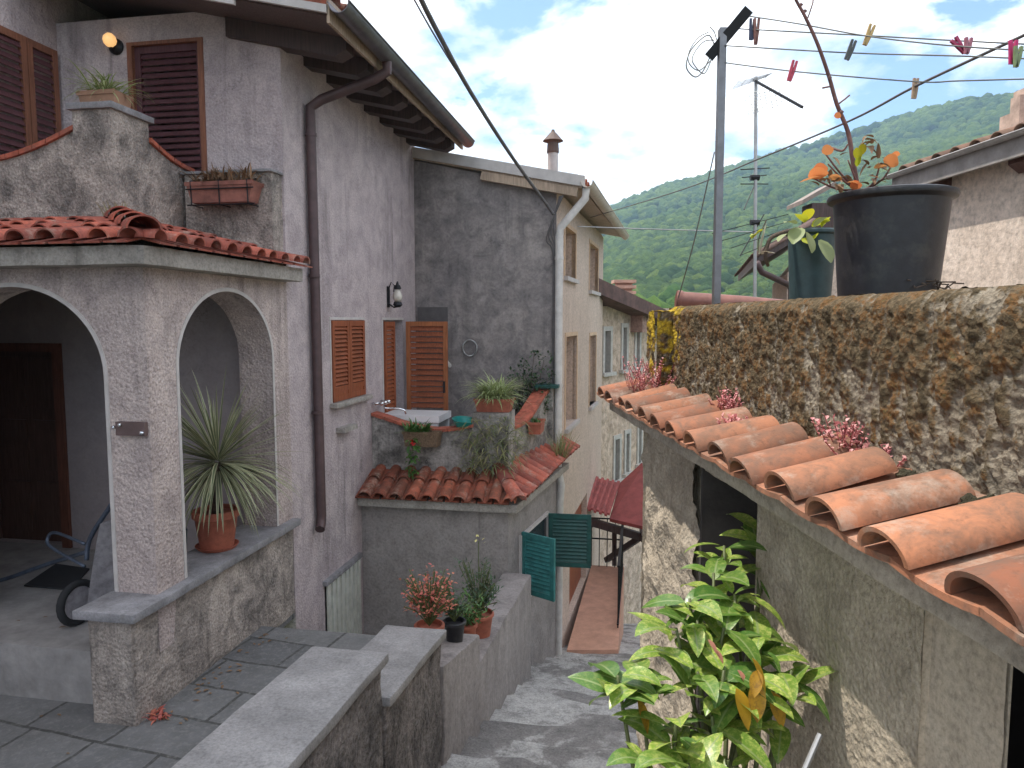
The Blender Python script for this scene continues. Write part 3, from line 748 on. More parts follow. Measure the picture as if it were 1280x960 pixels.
for k in range(4): b.tube(smooth([V((.06 + .02 * k, -.1 - .02 * k, 1.62)), V((-.03 - .03 * k, -.05, 1.25 - .05 * k)), V((.02 - .02 * k, -.03, .9)), V((.01 - .015 * k, -.03, .2)), V((.0 - .012 * k, -.03, -.9))]), .009, 6)
b.build('wire_bundle', m_cable, h2)
c0 = hit(FH, 691, 218, T=10.6)
b = MB(FH); b.tube([(c0.x, c0.y, c0.z - .6), (c0.x, c0.y, c0.z + .32)], .075, 14)
ch = b.build('chimney', m_trim, h2, True, autos=50)
b = MB(FH); b.lathe((c0.x, c0.y, c0.z + .3), [(.085, 0), (.09, .02), (.08, .14), (.1, .16), (.15, .17), (.06, .27), (.03, .3), (.02, .33), (0, .33)], 14); b.build('chimney_cap', simple('rusty_cap', (.12, .075, .06), .7), ch)
b = MB(FH); q0 = hit(FH, 522, 384, T=9.68); q1 = hit(FH, 560, 470, T=9.68); b.box(q0.x, q1.x, 9.672, 9.698, q1.z, q0.z); b.build('wall_board', simple('dark_board', (.1, .09, .09), .8), h2)
q = hit(FH, 587, 435, T=9.66); b = MB(FH)
b.tube([(q.x + .1 * math.cos(t * PI / 12), 9.67 + .01 * math.sin(t), q.z + .11 * math.sin(t * PI / 12)) for t in range(25)], .011, 8, cap=False)
setp(b.build('wire_hoop', m_alu, None, True), 'grey wire hoop hung on the dark end wall', 'hoop', kind='thing')
q = hit(FH, 556, 452, T=9.6); b = MB(FH); b.tube([(q.x - .03, 9.7, q.z + .03), (q.x + .1, 9.5, q.z - .05)], .025, 10); b.build('pipe_stub', m_pipewh, h2)

# ------------------------------------------------------------------ STONE HOUSE AND CANOPY
pa = at(745, 400, 15.3); pb = at(850, 400, 19.5); pa.z = pb.z = 0
xd = (pb - pa).normalized()
FT = Matrix.Translation(pa) @ Matrix(((xd.x, -xd.y, 0, 0), (xd.y, xd.x, 0, 0), (0, 0, 1, 0), (0, 0, 0, 1)))
h3 = thing('stone_house', 'rough stone house with white windows at the end of the alley', 'house', FT @ V((3, 2, -7.5)))
def ft(x, y): return hit(FT, x, y, T=0)
wn = [((753, 408), (764, 466)), ((776, 404), (784, 462)), ((793, 404), (800, 460)), ((766, 545), (775, 602)), ((780, 538), (787, 592)), ((796, 530), (802, 580))]
holes = []
for a_, b_ in wn:
    p, q = ft(*a_), ft(*b_); q2 = ft(a_[0], b_[1]); holes.append((p.x, q.x, q2.z + 8, p.z + 8))
b = MB(FT); wall_holes(b, (-1.0, 0, -8), (1, 0, 0), (0, 0, 1), (0, .35, 0), 8, 8.3, [(h[0] + 1, h[1] + 1, h[2], h[3]) for h in holes])
b.box(-1, 7, 3, 3.2, -8, .2)
b.build('wall', m_stone, h3)
m_wframe = simple('worn_white_frame', (.5, .47, .43), .6)
for h in holes:
    b = MB(FT); b.box(h[0], h[0] + .09, -.03, .12, h[2] - 8, h[3] - 8); b.box(h[1] - .09, h[1], -.03, .12, h[2] - 8, h[3] - 8); b.box(h[0] + .09, h[1] - .09, -.03, .12, h[3] - 8.1, h[3] - 8)
    b.box(h[0] - .08, h[1] + .08, -.1, .1, h[2] - 8.08, h[2] - 8)
    wo = b.build('window', m_wframe, h3)
    b = MB(FT); b.box(h[0], h[1], .15, .18, h[2] - 8, h[3] - 8); b.build('pane', m_glass, wo)
va, vb_ = ft(748, 378), ft(835, 412)
b = MB(FT); b.prism([(va.x - 1, -.5, va.z + .15), (vb_.x + 1, -.5, vb_.z - .18), (vb_.x + 1, -.5, vb_.z + .1), (va.x - 1, -.5, va.z + .45)], (0, 4.2, 0)); b.build('roof', simple('brown_roof', (.13, .07, .06), .8, 0, .3, 4), h3)
q = ft(777, 388)
b = MB(); q_ = at(779, 388, 17.2); b.box(q_.x - .23, q_.x + .23, q_.y - .2, q_.y + .2, q_.z - .9, q_.z + .32)
for z in (.32, .45, .58): b.box(q_.x - .26, q_.x + .26, q_.y - .24, q_.y + .24, q_.z + z + .06, q_.z + z + .13); b.box(q_.x - .18, q_.x + .18, q_.y - .15, q_.y + .15, q_.z + z, q_.z + z + .06)
ch = b.build('chimney', simple('salmon_brick', (.55, .33, .25), .85, 0, .2, 8), h3)
b = MB(FT); b.box(q.x + .5, q.x + .95, -.3, .1, q.z - .5, q.z + .02); b.build('chimney', simple('brick_stub', (.4, .25, .2), .9, 0, .3, 12), h3)
# canopy over the stair head
cz = MB()
P = at(708, 636, 13.0); Q = at(762, 652, 13.0); P2 = at(722, 596, 14.2); Q2 = at(775, 607, 14.2)
ncol = 16
for i in range(ncol):
    f0, f1 = i / ncol, (i + 1) / ncol; a, b_, c, d = P.lerp(Q, f0), P.lerp(Q, f1), P2.lerp(Q2, f1), P2.lerp(Q2, f0)
    for k in range(4):
        g0, g1 = k / 4, (k + 1) / 4
        cz.obox(a.lerp(d, g0) + V((0, 0, .02 * (4 - k))) + (V((0, 0, .035)) if i % 2 else V((0, 0, 0))), (b_ - a), (d - a) / 4, V((0, 0, .04)))
cn = cz.build('entrance_canopy', simple('red_corrugated', (.33, .07, .06), .7, 0, .25, 6), h3)
cz = MB(); P = at(762, 652, 13.0); Q = at(812, 664, 12.4); Q2 = at(812, 573, 14.6); P2 = at(775, 607, 14.2)
cz.prism([P, Q, Q2, P2], (0, 0, .06)); cz.build('canopy_slope', simple('red_sheet', (.3, .07, .065), .75, 0, .2, 5), cn)
cz = MB()
cz.bar(at(715, 645, 13.2), at(805, 672, 12.9), .1, .14); cz.bar(at(805, 674, 12.7), at(800, 640, 14.2), .1, .12); cz.bar(at(800, 672, 13.0), at(758, 700, 13.9), .1, .1); cz.bar(at(738, 655, 13.2), at(733, 668, 13.6), .09, .09)
cz.bar(at(768, 660, 13.3), at(768, 705, 13.9), .09, .09)
cz.build('canopy_timber', m_beam, cn)

# ------------------------------------------------------------------ GROUND, STAIRS, TERRACE
gs = MB(); N_ = 48; R_ = 1500
gs.add([(0, 0, -9.0)] + [(R_ * math.cos(2 * PI * i / N_), R_ * math.sin(2 * PI * i / N_), -9.0) for i in range(N_)], [(0, i + 1, (i + 1) % N_ + 1) for i in range(N_)])
setp(gs.build('ground', simple('valley_ground', (.06, .09, .035), 1, 0, .3, .05)), 'valley floor below the village', 'ground', kind='structure')
st = MB(FH)
zst = lambda T: -1.67 - .35 * max(0, T - 1.2)
def wob(x, y, a): return a * noise.noise(V((x * 1.7, y * 1.7, 3.1)))
def steps():
    T0 = 1.2; tread = .5; Ln = 26; X0, X1 = -1.5, 2.0
    xs = [X0 + (X1 - X0) * i / Ln for i in range(Ln + 1)]
    rows = [[(x, -2.5, -1.67) for x in xs], [(x, 1.2 + wob(x, 0, .05), -1.67) for x in xs]]
    for k in range(30):
        t = T0 + k * tread; z = -1.67 - .175 * (k + 1)
        e = lambda x, kk: wob(x * 2, kk * 3.3, .09) + .03 * math.sin(x * 3 + kk)
        rows.append([(x, t + e(x, k) + .006, z + .055 + wob(x * 3, k * 9., .02)) for x in xs])
        rows.append([(x, t + .5 * tread, z + .02 + wob(x * 3, t * 3 + 5, .02)) for x in xs])
        rows.append([(x, t + tread + e(x, k + 1) - .025, z + .004 + wob(x * 4, k * 7., .015)) for x in xs])
        rows.append([(x, t + tread + e(x, k + 1) - .004, z - .016 + wob(x * 4, k * 7., .012)) for x in xs])
    n = Ln + 1
    st.add([p for r in rows for p in r], [(i * n + j, i * n + j + 1, (i + 1) * n + j + 1, (i + 1) * n + j) for i in range(len(rows) - 1) for j in range(Ln)])
steps()
setp(st.build('stairs', m_stair), 'worn grey stepped path going down the alley', 'steps', kind='structure')
tp = MB(FH); tp.prism([(x, y, -2.75) for x, y in [(-9, -2), (-1.3, -2), (-1.3, 4.0), (-1.4, 5.4), (-3.12, 5.4), (-3.13, 6.0), (-9, 6.0)]], (0, 0, .18))
setp(tp.build('pavement', m_pave), 'dark slate paving in front of the porch', 'paving', kind='structure')
tp = MB(FH); tp.box(-3.1, -1.4, 5.41, 7.6, -4.6, -3.9)
setp(tp.build('yard', m_conc), 'sunken yard beside the cellar gate', 'yard', kind='structure')
def stepwall(label, T0, T1, z0, z1, x0, x1, cap, zb, mat, name='stair_wall', capm=None):
    t = thing(name, label, 'wall', FH @ V(((x0 + x1) / 2, (T0 + T1) / 2, zb)), 'stepped walls along the stairs')
    w_ = MB(FH); w_.prism([(x1, T0, zb), (x1, T1, zb), (x1, T1, z1 - cap), (x1, T0, z0 - cap)], (x0 - x1, 0, 0)); w_.build('wall', mat, t)
    if cap:
        c_ = MB(FH); c_.prism([(x1 + .03, T0 - .02, z0 - cap + .002), (x1 + .03, T1 + .01, z1 - cap + .002), (x1 + .03, T1 + .01, z1), (x1 + .03, T0 - .02, z0)], (x0 - x1 - .06, 0, 0))
        c_.build('coping', capm or m_capst, t)
    return t
stepwall('near dark wall with broad pale stone coping, foremost along the stairs', -1.5, 3.03, -1.25, -1.52, -1.47, -1.15, .05, -4.2, m_dark)
stepwall('short dark wall with stone coping one step lower, before the potted plants', 3.06, 4.0, -1.745, -1.835, -1.47, -1.15, .05, -4.2, m_dark)
stepwall('stepped grey wall carrying the coral red plant', 4.02, 5.0, -2.07, -2.31, -1.47, -1.14, 0, -4.6, m_annex)
stepwall('lowest grey wall carrying the green potted plant against the annex', 5.01, 7.61, -2.56, -2.78, -1.47, -1.16, 0, -5.2, m_annex)
wk = MB(FH)
wk.prism([(x, y, -7.5) for x, y in [(-1.0, 10.0), (-.27, 10.15), (-.27, 13.7), (-.9, 13.7)]], (0, 0, 2.75))
setp(wk.build('path', m_tan), 'terracotta tiled landing beside the lower stairs', 'path', kind='structure')
rl = thing('iron_railing', 'black iron railing along the terracotta landing', 'railing', FH @ V((-.3, 12, -4.75)))
r_ = MB(FH)
for i in range(15): r_.bar((-.3, 10.9 + i * .19, -4.75), (-.3, 10.9 + i * .19, -3.78), .018)
r_.build('baluster', m_iron, rl)
r_ = MB(FH); r_.bar((-.3, 10.85, -3.76), (-.3, 13.65, -3.76), .045, .03); r_.bar((-.3, 10.85, -4.68), (-.3, 13.65, -4.68), .03, .02); r_.build('handrail', m_iron, rl)
r_ = MB(FH)
for z in (-3.8, -4.2): r_.bar((-.9, 13.65, z), (-.3, 13.65, z), .025)
for i in range(5): r_.bar((-.9 + i * .15, 13.65, -4.75), (-.9 + i * .15, 13.65, -3.8), .016)
r_.build('end_rail', m_iron, rl)

# ------------------------------------------------------------------ RIGHT OUTBUILDING
rb = thing('outbuilding', 'sunlit roughcast outbuilding with terracotta eave and mossy parapet on the right', 'outbuilding', FR @ V((1.2, 1.5, -2.6)))
WL = .87
def bumpy(mb, fr, o, U, W, nu, nw, disp, dat=None, hole=None):
    """displaced sheet: o corner, U, W edge vectors; disp(u,w)->vector"""
    o, U, W = V(o), V(U), V(W); vs = []; ds = []
    for j in range(nw + 1):
        for i in range(nu + 1):
            p = o + U * (i / nu) + W * (j / nw); d, da = disp(p); vs.append(p + d); ds.append(da)
    fs = [(j * (nu + 1) + i, j * (nu + 1) + i + 1, (j + 1) * (nu + 1) + i + 1, (j + 1) * (nu + 1) + i) for j in range(nw) for i in range(nu)
          if not (hole and hole(o + U * ((i + .5) / nu) + W * ((j + .5) / nw)))]
    mb.add(vs, fs, ds)
def dwall(p):
    n1 = noise.fractal(p * 5, 1, 2, 3); n2 = noise.fractal(p * 55, 1, 2, 2)
    return V((-.009 * n1, 0, 0)), (0, 0, 0)
def dpil(p):
    n1 = noise.fractal(p * 7, 1, 2, 5); n2 = noise.fractal(p * 34, 1, 2, 3)
    return V((-.024 * n1 - .005 * n2, .01 * n1, 0)), (0, 0, 0)
hw = lambda p: 2.14 < p.y < 2.68 and -1.6 < p.z < -.56
b = MB(FR)
bumpy(b, FR, (WL, 2.66, -4.4), (0, .84, 0), (0, 0, 3.9), 72, 300, dpil)
bumpy(b, FR, (WL - .01, 3.48, -4.4), (.6, 0, 0), (0, 0, 3.88), 20, 80, lambda p: (V((0, .02 * noise.fractal(p * 7, 1, 2, 4), 0)), (0, 0, 0)))
b.box(WL + .03, 2.0, 2.68, 3.48, -4.4, -.53)
b.build('pier', m_shed, rb, True)
b = MB(FR)
bumpy(b, FR, (WL + .02, 1.322, -3.2), (0, 1.358, 0), (0, 0, 2.68), 140, 240, dwall, hole=hw)
for (x0, x1, y0, y1, z0, z1) in ((WL + .02, WL + .3, 2.13, 2.14, -1.6, -.56), (WL + .02, WL + .3, 2.68, 2.69, -1.6, -.56), (WL + .02, WL + .3, 2.13, 2.69, -1.61, -1.6)): b.box(x0, x1, y0, y1, z0, z1)
for (y0, y1) in ((2.62, 2.72),): b.box(WL + .03, WL + .3, y0 + .062, y1, -3.2, -.53)
b.build('wall', m_shed, rb, True)
b = MB(FR)
bumpy(b, FR, (WL + .045, 1.128, -2.6), (0, .252, 0), (0, 0, 2.08), 30, 120, lambda p: (V((-.005 * noise.fractal(p * 8, 1, 2, 4), 0, 0)), (0, 0, 0)))
b.box(WL + .028, WL + .075, 1.328, 1.36, -2.6, -.5); b.box(WL + .052, WL + .056, 1.13, 1.327, -2.6, -.5); b.box(WL + .05, WL + .35, -1.5, .4, -2.6, -.53)
b.build('door_wall', m_shed2, rb, True, autos=40)
b = MB(FR); b.box(WL + 1.3, WL + 1.34, .0, 3.2, -3.2, -.5); b.box(WL + .31, WL + 1.3, 2.8, 2.84, -3.2, -.5); b.box(WL + .31, WL + 1.3, .0, .04, -3.2, -.5); b.box(WL + .15, WL + 1.34, .0, 2.9, -.5, -.46); b.box(WL + .31, WL + 1.34, 0, 2.84, -3.24, -3.2); jb = MB(FR); jb.box(WL + .008, WL + .3, 2.625, 2.645, -1.59, -.53); jb.build('reveal_board', simple('dark_reveal_board', (.055, .046, .04), .85, 0, .3, 6, .3), rb)  # separate dark board covers the side of the wall opening
b.build('dark_interior', simple('interior_shade', (.035, .03, .028), .95), rb)  # near-black wall colour stands in for the shade inside the opening
# eave
b = MB(FR); b.box(.735, 1.02, -.5, 3.72, -.47, -.417); b.build('eave_slab', plaster('eave_concrete', (.38, .325, .255), (.2, .17, .13), (.46, .4, .32), grain=50, bd=.006, bs=.7, streak=.3, pits=False), rb)
b = MB(FR)
per = .2135; T0 = .92 - per * 5; ntl = int((3.78 - T0) / per) + 1
for i in range(ntl):
    y = T0 + i * per; j = rnd(-.012, .012)
    a = V((.70 + rnd(-.014, .01), y + j, -.399 + rnd(-.004, .005))); e = V((.952 + rnd(-.014, .014), y + j + rnd(-.012, .012) + .008, -.338 + rnd(-.005, .006)))
    up_ = V((0, rnd(-.06, .06), 1)); coppo(b, a, e, up_, .073 * rnd(.96, 1.05), .066, .012, 16, .7)
b.build('cover_tiles', m_tile_pale, rb, True, autos=40)
b = MB(FR)
for i in range(ntl + 1):
    y = T0 + (i - .5) * per
    for k in range(6):
        t0, t1 = -1 + k / 3, -1 + (k + 1) / 3; wd = .1085; zo = .0012 * (i % 2)
        f = lambda t: .008 * t * t
        p0 = V((.70, y + t0 * wd, -.415 + zo + f(t0))); p1 = V((.70, y + t1 * wd, -.415 + zo + f(t1)))
        b.obox(p0, p1 - p0, V((.33, 0, .07)), V((0, 0, .012)))
b.d = [(0, 0, .35)] * len(b.v); b.hasd = True
b.build('pan_tiles', m_tile_pale, rb)
# mossy parapet
def mossd(p, top=False):
    s = V((p.x, p.y, p.z * .55))
    a = noise.fractal(s * 6 + V((5, 1, 2)), .9, 2.1, 3); c = noise.fractal(V((p.x, p.y, p.z * .5)) * 32, .7, 2.1, 4); f = noise.fractal(V((p.x, p.y, p.z * .7)) * 80, .6, 2, 3)
    near = min(1, max(0, (p.y - 1.2) / .9)); low = min(1, max(0, (p.z + .3) / .22))
    cover = .37 - .35 * (1 - near) * (1 - low) + .35 * a + .28 * low + .12 * near
    clump = min(1, max(0, cover + .55 * c))
    d = .011 * clump + .0055 * c + .0045 * f
    m = min(1, max(0, cover * .9 + .5 * c + .25 * f + .1))
    yl = min(1, max(0, (noise.fractal(p * 16, .8, 2, 3) + .12) * 3)) * .8 if p.y > 3.3 and p.z > -.2 else 0.0
    return d, (m, yl, 0)
PXL = .99
b = MB(FR)
def pm(p):
    d, da = mossd(p); k = max(0, (p.z - .02) / .045); ang = min(1, k)
    return V((-d + .035 * ang ** 2, 0, 0)), da
bumpy(b, FR, (PXL, .3, -.36), (0, 3.24, 0), (0, 0, .425), 560, 95, pm)
def pt(p):
    d, da = mossd(V((p.x, p.y, .06))); g = noise.fractal(p * 24, .8, 2, 3)
    return V((0, 0, d * .6 + .005 * g - .012 * max(0, (p.x - 1.3) / .1))), da
bumpy(b, FR, (PXL + .03, .3, .058), (0, 3.24, 0), (.4, 0, 0), 300, 40, pt)
def pe(p):
    d, da = mossd(V((p.x * 2, 3.4, p.z)) + V((0, p.x, 0))); return V((0, d, 0)), (da[0], min(1, max(0, (noise.fractal(p * 16, .8, 2, 3) + .1) * 3)) * .8, 0)
bumpy(b, FR, (PXL, 3.52, -.36), (.4, 0, 0), (0, 0, .42), 50, 60, pe)
b.build('mossy_parapet', m_moss, rb, True)
b = MB(FR); b.box(PXL + .04, PXL + .42, -1.5, 3.51, -.5, .05); b.box(PXL + .0, PXL + .42, -1.5, .3, -.5, .06); b.build('parapet_core', m_shed2, rb)
b = MB(FR)
bumpy(b, FR, (.905, 3.44, -.36), (0, .14, 0), (0, 0, .4), 24, 60, lambda p: (V((-mossd(p)[0], 0, 0)), (mossd(p)[1][0], min(1, max(0, (noise.fractal(p * 16, .8, 2, 3) + .25 + .6 * p.z) * 3)) * .85, 0)))
bumpy(b, FR, (.905, 3.44, -.36), (.1, 0, 0), (0, 0, .4), 16, 60, lambda p: (V((0, -mossd(p)[0], 0)), (mossd(p)[1][0], min(1, max(0, (noise.fractal(p * 16, .8, 2, 3) + .15 + .6 * p.z) * 3)) * .85, 0)))
bumpy(b, FR, (.905, 3.44, .04), (0, .14, 0), (.1, 0, 0), 16, 12, lambda p: (V((0, 0, mossd(p)[0] * .5)), (1, .8, 0)))
b.build('parapet_end', m_moss, rb, True)
# moss cushions in the tile valleys
b = MB(FR)
for i in range(ntl):
    for _ in range(7):
        y = T0 + (i + .5) * per + rnd(-.05, .05); x = rnd(.93, .985); r0 = rnd(.006, .02)
        c = V((x, y, -.35 + rnd(-.008, .01)))
        vs = []; fs = []
        for a_ in range(6):
            for t_ in range(8):
                ph = PI / 2 * a_ / 5; th = 2 * PI * t_ / 8
                q = V((math.cos(th) * math.cos(ph), 1.4 * math.sin(th) * math.cos(ph), math.sin(ph))); q *= r0 * (1 + .5 * noise.noise(q * 3 + c * 50)); vs.append(c + q)
        for a_ in range(5):
            for t_ in range(8): fs.append((a_ * 8 + t_, a_ * 8 + (t_ + 1) % 8, a_ * 8 + 8 + (t_ + 1) % 8, a_ * 8 + 8 + t_))
        b.add(vs, fs)
setp(b.build('moss_cushions', simple('moss_green', (.07, .06, .03), 1, 0, .4, 60, 1), rb), kind='stuff')

# ------------------------------------------------------------------ RIGHT BACK HOUSE
rh = thing('neighbour_house', 'pale plastered house with dark rafters behind the black pot', 'house', FR @ V((5, 5, -2)))
b = MB(FR); b.box(3.72, 4.2, -1, 5.9, -2, 1.13); b.box(4.2, 8, 5.7, 5.9, -2, 1.1); b.build('wall', plaster('neighbour_render', (.68, .555, .455), (.48, .38, .3), (.78, .66, .56), grain=20, bd=.012, bs=.7, streak=.35, mottle=.6, pits=False), rh)
zz = lambda x: 1.12 + .3 * (x - 3.6)
b = MB(FR); b.prism([(3.6, -1, zz(3.6)), (6.5, -1, zz(6.5)), (6.5, -1, zz(6.5) + .07), (3.6, -1, zz(3.6) + .07)], (0, 7.0, 0)); r3 = b.build('roof', m_beam, rh)
b = MB(FR); b.box(3.57, 3.6, -1, 6.0, 1.06, 1.22); b.build('eave_board', simple('grey_board', (.3, .27, .25), .7, 0, .2), r3)
b = MB(FR); gutter(b, (3.55, -1, 1.21), (3.55, 6.02, 1.21), .028); b.build('gutter', simple('grey_gutter', (.4, .38, .36), .5), r3, True)
b = MB(FR)
for i in range(33): coppo(b, (3.56, -.9 + i * .21, 1.2), (6.4, -.9 + i * .21, zz(6.4) + .06), (0, 0, 1), .075, .07)
b.build('roof_tiles', tiles('dull_tile', (.3, .17, .12), (.2, .12, .09), (.13, .1, .08)), r3, True)
for i in range(8):
    b = MB(FR); y = -.5 + i * .85; b.prism([(3.62, y, zz(3.62) - .003), (3.62, y, zz(3.62) - .09), (3.7, y, zz(3.7) - .17), (3.9, y, zz(3.9) - .17), (3.9, y, zz(3.9) - .003)], (0, .14, 0)); b.build('rafter', wood('rafter_wood', (.1, .045, .035)), r3)
q = at(1277, 165, 5.4); b = MB(); b.box(q.x, q.x + .3, q.y - .1, q.y + .25, q.z - .3, q.z + .17); b.box(q.x - .06, q.x - .002, q.y - .05, q.y + .05, q.z - .1, q.z + .25); b.box(q.x + .06, q.x + .3, q.y, q.y + .2, q.z + .17, q.z + .34)
ch = b.build('chimney', simple('pale_brick', (.55, .4, .32), .9, 0, .25, 10, .3), rh)  # one pale brick colour on every face
b = MB()
for i in range(30): b.blade(q + V((rnd(-.03, .12), -.1, .13 + rnd(0, .05))), (rnd(-1, 1), rnd(-1, 0), rnd(.3, 1)), rnd(.04, .09), .02, .5, 3)
b.build('chimney_weeds', m_orange, ch)
fh = thing('far_roof_house', 'low brown roofed house half hidden behind the two pots', 'house', at(1010, 400, 9))
b = MB(); e0 = at(944, 331, 8.2); e1 = at(1020, 285, 8.6)
bk = V((.9, 3.5, 0))
b.prism([e0, e1, e1 + V((0, 0, .1)), e0 + V((0, 0, .1))], bk); b.build('roof', m_beam, fh)
b = MB()
for i in range(12): coppo(b, e0 + bk * (i / 11) + V((0, .05, .08)), e1 + bk * (i / 11) + V((0, .05, .08)), (0, 0, 1), .06, .055)
b.build('roof_tiles', simple('sooty_tile', (.12, .07, .055), .8, 0, .3, 12), fh, True)
b = MB(); w0 = at(985, 330, 8.6); b.prism([(w0.x, w0.y, -3), (w0.x + 3, w0.y, -3), (w0.x + 3, w0.y, e1.z - .05), (w0.x + .33, w0.y, e1.z - .12), (w0.x, w0.y, w0.z - .1)], (.9, 3, 0)); b.build('wall', m_beige, fh)
b = MB(); q0, q1 = at(1014, 285, 8.9), at(1042, 285, 8.9); b.box(q0.x, q1.x, 8.9, 9.2, q0.z - .3, q0.z + .3); chm = b.build('chimney', m_beam, fh)
b = MB(); b.prism([at(1003, 255, 8.85), at(1045, 232, 8.85), at(1045, 226, 8.85), at(1003, 250, 8.85)], (0, .5, 0)); b.build('chimney_cap', simple('grey_slab', (.25, .2, .17), .8), chm)
b = MB(); b.tube([at(946, 328, 8.15), at(952, 340, 8.2), at(986, 356, 8.4), at(989, 362, 8.45), at(989, 400, 8.45), at(989, 600, 8.45)], .035, 10); b.build('downpipe', m_pipebr, fh, True)

# ------------------------------------------------------------------ POLE, LINES, PEGS, CABLES, AERIALS
pz = thing('clothesline_post', 'grey steel post with tilted crossbar behind the mossy wall', 'post', at(893, 420, 3.35))
b = MB(); b.bar(at(893, 470, 3.35), at(903, 36, 3.35), .04, .03); b.build('post', m_steel, pz)
b = MB(); b.bar(at(886, 72, 3.38), at(936, 12, 3.30), .045, .03, up=(0, 1, 0)); b.build('crossbar', m_iron, pz)
b = MB(); sm_ = lambda p: smooth(p, 6)
b.tube(sm_([at(x, y, 3.42) for x, y in ((888, 70), (878, 90), (868, 96), (858, 84), (862, 66), (873, 52), (886, 44), (893, 56))]), .003, 6)
b.tube(sm_([at(x, y, 3.44) for x, y in ((886, 40), (872, 48), (861, 66), (862, 80), (874, 88), (888, 76))]), .0025, 6); b.tube(sm_([at(x, y, 3.4) for x, y in ((893, 50), (880, 52), (868, 66), (866, 78), (880, 92), (890, 72))]), .0025, 6); b.tube([at(x, y, 3.4) for x, y in ((887, 33), (893, 40), (896, 50))], .0025, 6)
setp(b.build('wire_coil', m_wire), 'loose coil of wire hanging from the tilted crossbar', 'wire', kind='thing')
lines = [([(935, 20, 3.3), (1000, 30, 3.1), (1090, 46, 2.85), (1200, 58, 2.6), (1340, 66, 2.35)], 'clothesline leaving the upper tip of the crossbar'),
         ([(924, 36, 3.31), (1075, 44, 2.95), (1200, 51, 2.65), (1340, 58, 2.4)], 'clothesline below the crossbar tip carrying the yellow peg'),
         ([(906, 57, 3.33), (1060, 66, 3.0), (1200, 70, 2.65), (1340, 76, 2.4)], 'clothesline carrying the grey peg beside the tall stalk'),
         ([(903, 78, 3.34), (1000, 90, 3.1), (1145, 102, 2.8), (1200, 101, 2.7), (1340, 97, 2.45)], 'lowest clothesline carrying the single red peg')]
for pts, lb in lines:
    b = MB(); b.tube(smooth([at(*p) for p in pts]), .0028, 6); setp(b.build('clothesline', m_wire, None, True), lb, 'clothesline', 'clotheslines from the post', 'thing')
def peg(label, x, y, d, tilt, mat, ln=.075, open_=0.1):
    t = thing('clothes_peg', label, 'peg', at(x, y, d), 'pegs on the lines')
    for s in (-1, 1):
        b = MB(); M_ = Matrix.Translation(at(x, y, d)) @ Matrix.Rotation(math.radians(tilt), 4, 'Y') @ Matrix.Rotation(s * open_, 4, 'Y')
        b.fr = M_; x0 = s * .0065
        b.prism([(x0 - .005, -.005, -ln * .6), (x0 + .004, -.005, -ln * .6), (x0 + .006, -.005, -ln * .1), (x0 + .004, -.005, ln * .4), (x0 - .005, -.005, ln * .4)], (0, .01, 0)); b.build('prong', mat, t)
    b = MB(); b.tube([at(x, y, d) + V((-.008, 0, .003)), at(x, y, d) + V((.008, 0, .003))], .005, 8); b.build('spring', m_steel, t)
pm_ = lambda n_, c: simple(n_, c, .5, 0, .2, 60)
peg('dark blue peg nearest the post', 940, 34, 3.27, 3, pm_('blue_peg', (.03, .04, .09)), .09, .04)
peg('reddish brown peg right beside the dark blue peg', 945.5, 36, 3.26, 1, pm_('brick_peg', (.22, .09, .07)), .11, .06)
peg('single red peg on the lowest line', 991, 86, 3.12, 16, pm_('red_peg', (.5, .05, .09)), .085, .03)
peg('grey peg hanging beside the tall stalk', 1064, 60, 2.99, 20, pm_('grey_peg', (.08, .09, .09)), .08, .02)
peg('yellow wooden peg tilted on the line', 1087, 41, 2.88, 20, pm_('wood_peg', (.5, .33, .12)), .08, .06)
peg('crimson peg splayed sideways on the line', 1197, 55, 2.63, -40, pm_('crimson_peg', (.42, .04, .12)), .065, .16)
peg('small dull pink peg next to the splayed crimson one', 1210, 55, 2.6, 6, pm_('pink_peg', (.36, .12, .16)), .055, .12)
peg('bare wooden peg clipped on the thick cable', 1144, 108, 3.2, 4, pm_('pale_peg', (.36, .24, .15)), .085, .03)
peg('magenta peg clipped right beside the green peg', 1266, 62, 2.42, 2, pm_('magenta_peg', (.5, .02, .13)), .075, .1)
peg('green peg hanging by the magenta peg', 1272, 68, 2.4, 4, pm_('green_peg', (.2, .26, .12)), .065, .12)
def cable(label, pts, r, mat=None, name='overhead_cable'):
    b = MB(); b.tube(smooth([at(*p) for p in pts]), r, 8); return setp(b.build(name, mat or m_cable, None, True), label, 'cable', 'overhead cables', 'thing')
cable('long cable rising from the beige eave across the sky to the right', [(738, 272, 12.5), (850, 238, 8.2), (950, 198, 5.6), (1060, 152, 4.0), (1144, 108, 3.2), (1280, 44, 2.5), (1400, -15, 2.1)], .006)
cable('thick twisted cable from the roof corner up over the alley', [(692, 268, 9.45), (682, 254, 9.3), (640, 196, 8.3), (590, 118, 7.0), (548, 42, 6.0), (522, -10, 5.5), (480, -100, 4.8)], .02)
cable('thin cable running beside the thick twisted one', [(690, 262, 9.45), (655, 217, 8.8), (610, 148, 7.6), (560, 72, 6.6), (510, -15, 5.7), (470, -100, 5.0)], .007)
cable('thin pale line from the beige eave towards the aerial', [(722, 283, 10), (800, 286, 10.5), (943, 290, 11.5)], .008, m_alu)
cable('dark stay wire running down from the post', [(893, 190, 3.4), (868, 300, 3.6), (848, 372, 3.9)], .003)
ae = thing('tv_aerial', 'tall aerial mast with grid reflector and yagi arms', 'aerial', at(943, 400, 7.5))
b = MB(); b.tube([at(943, 480, 7.5), at(945, 96, 7.5)], .018, 8)
b.build('mast', m_alu, ae)
b = MB(); p0 = at(942, 100, 7.5); p1 = at(1003, 134, 6.6); b.bar(p0, p1, .022)
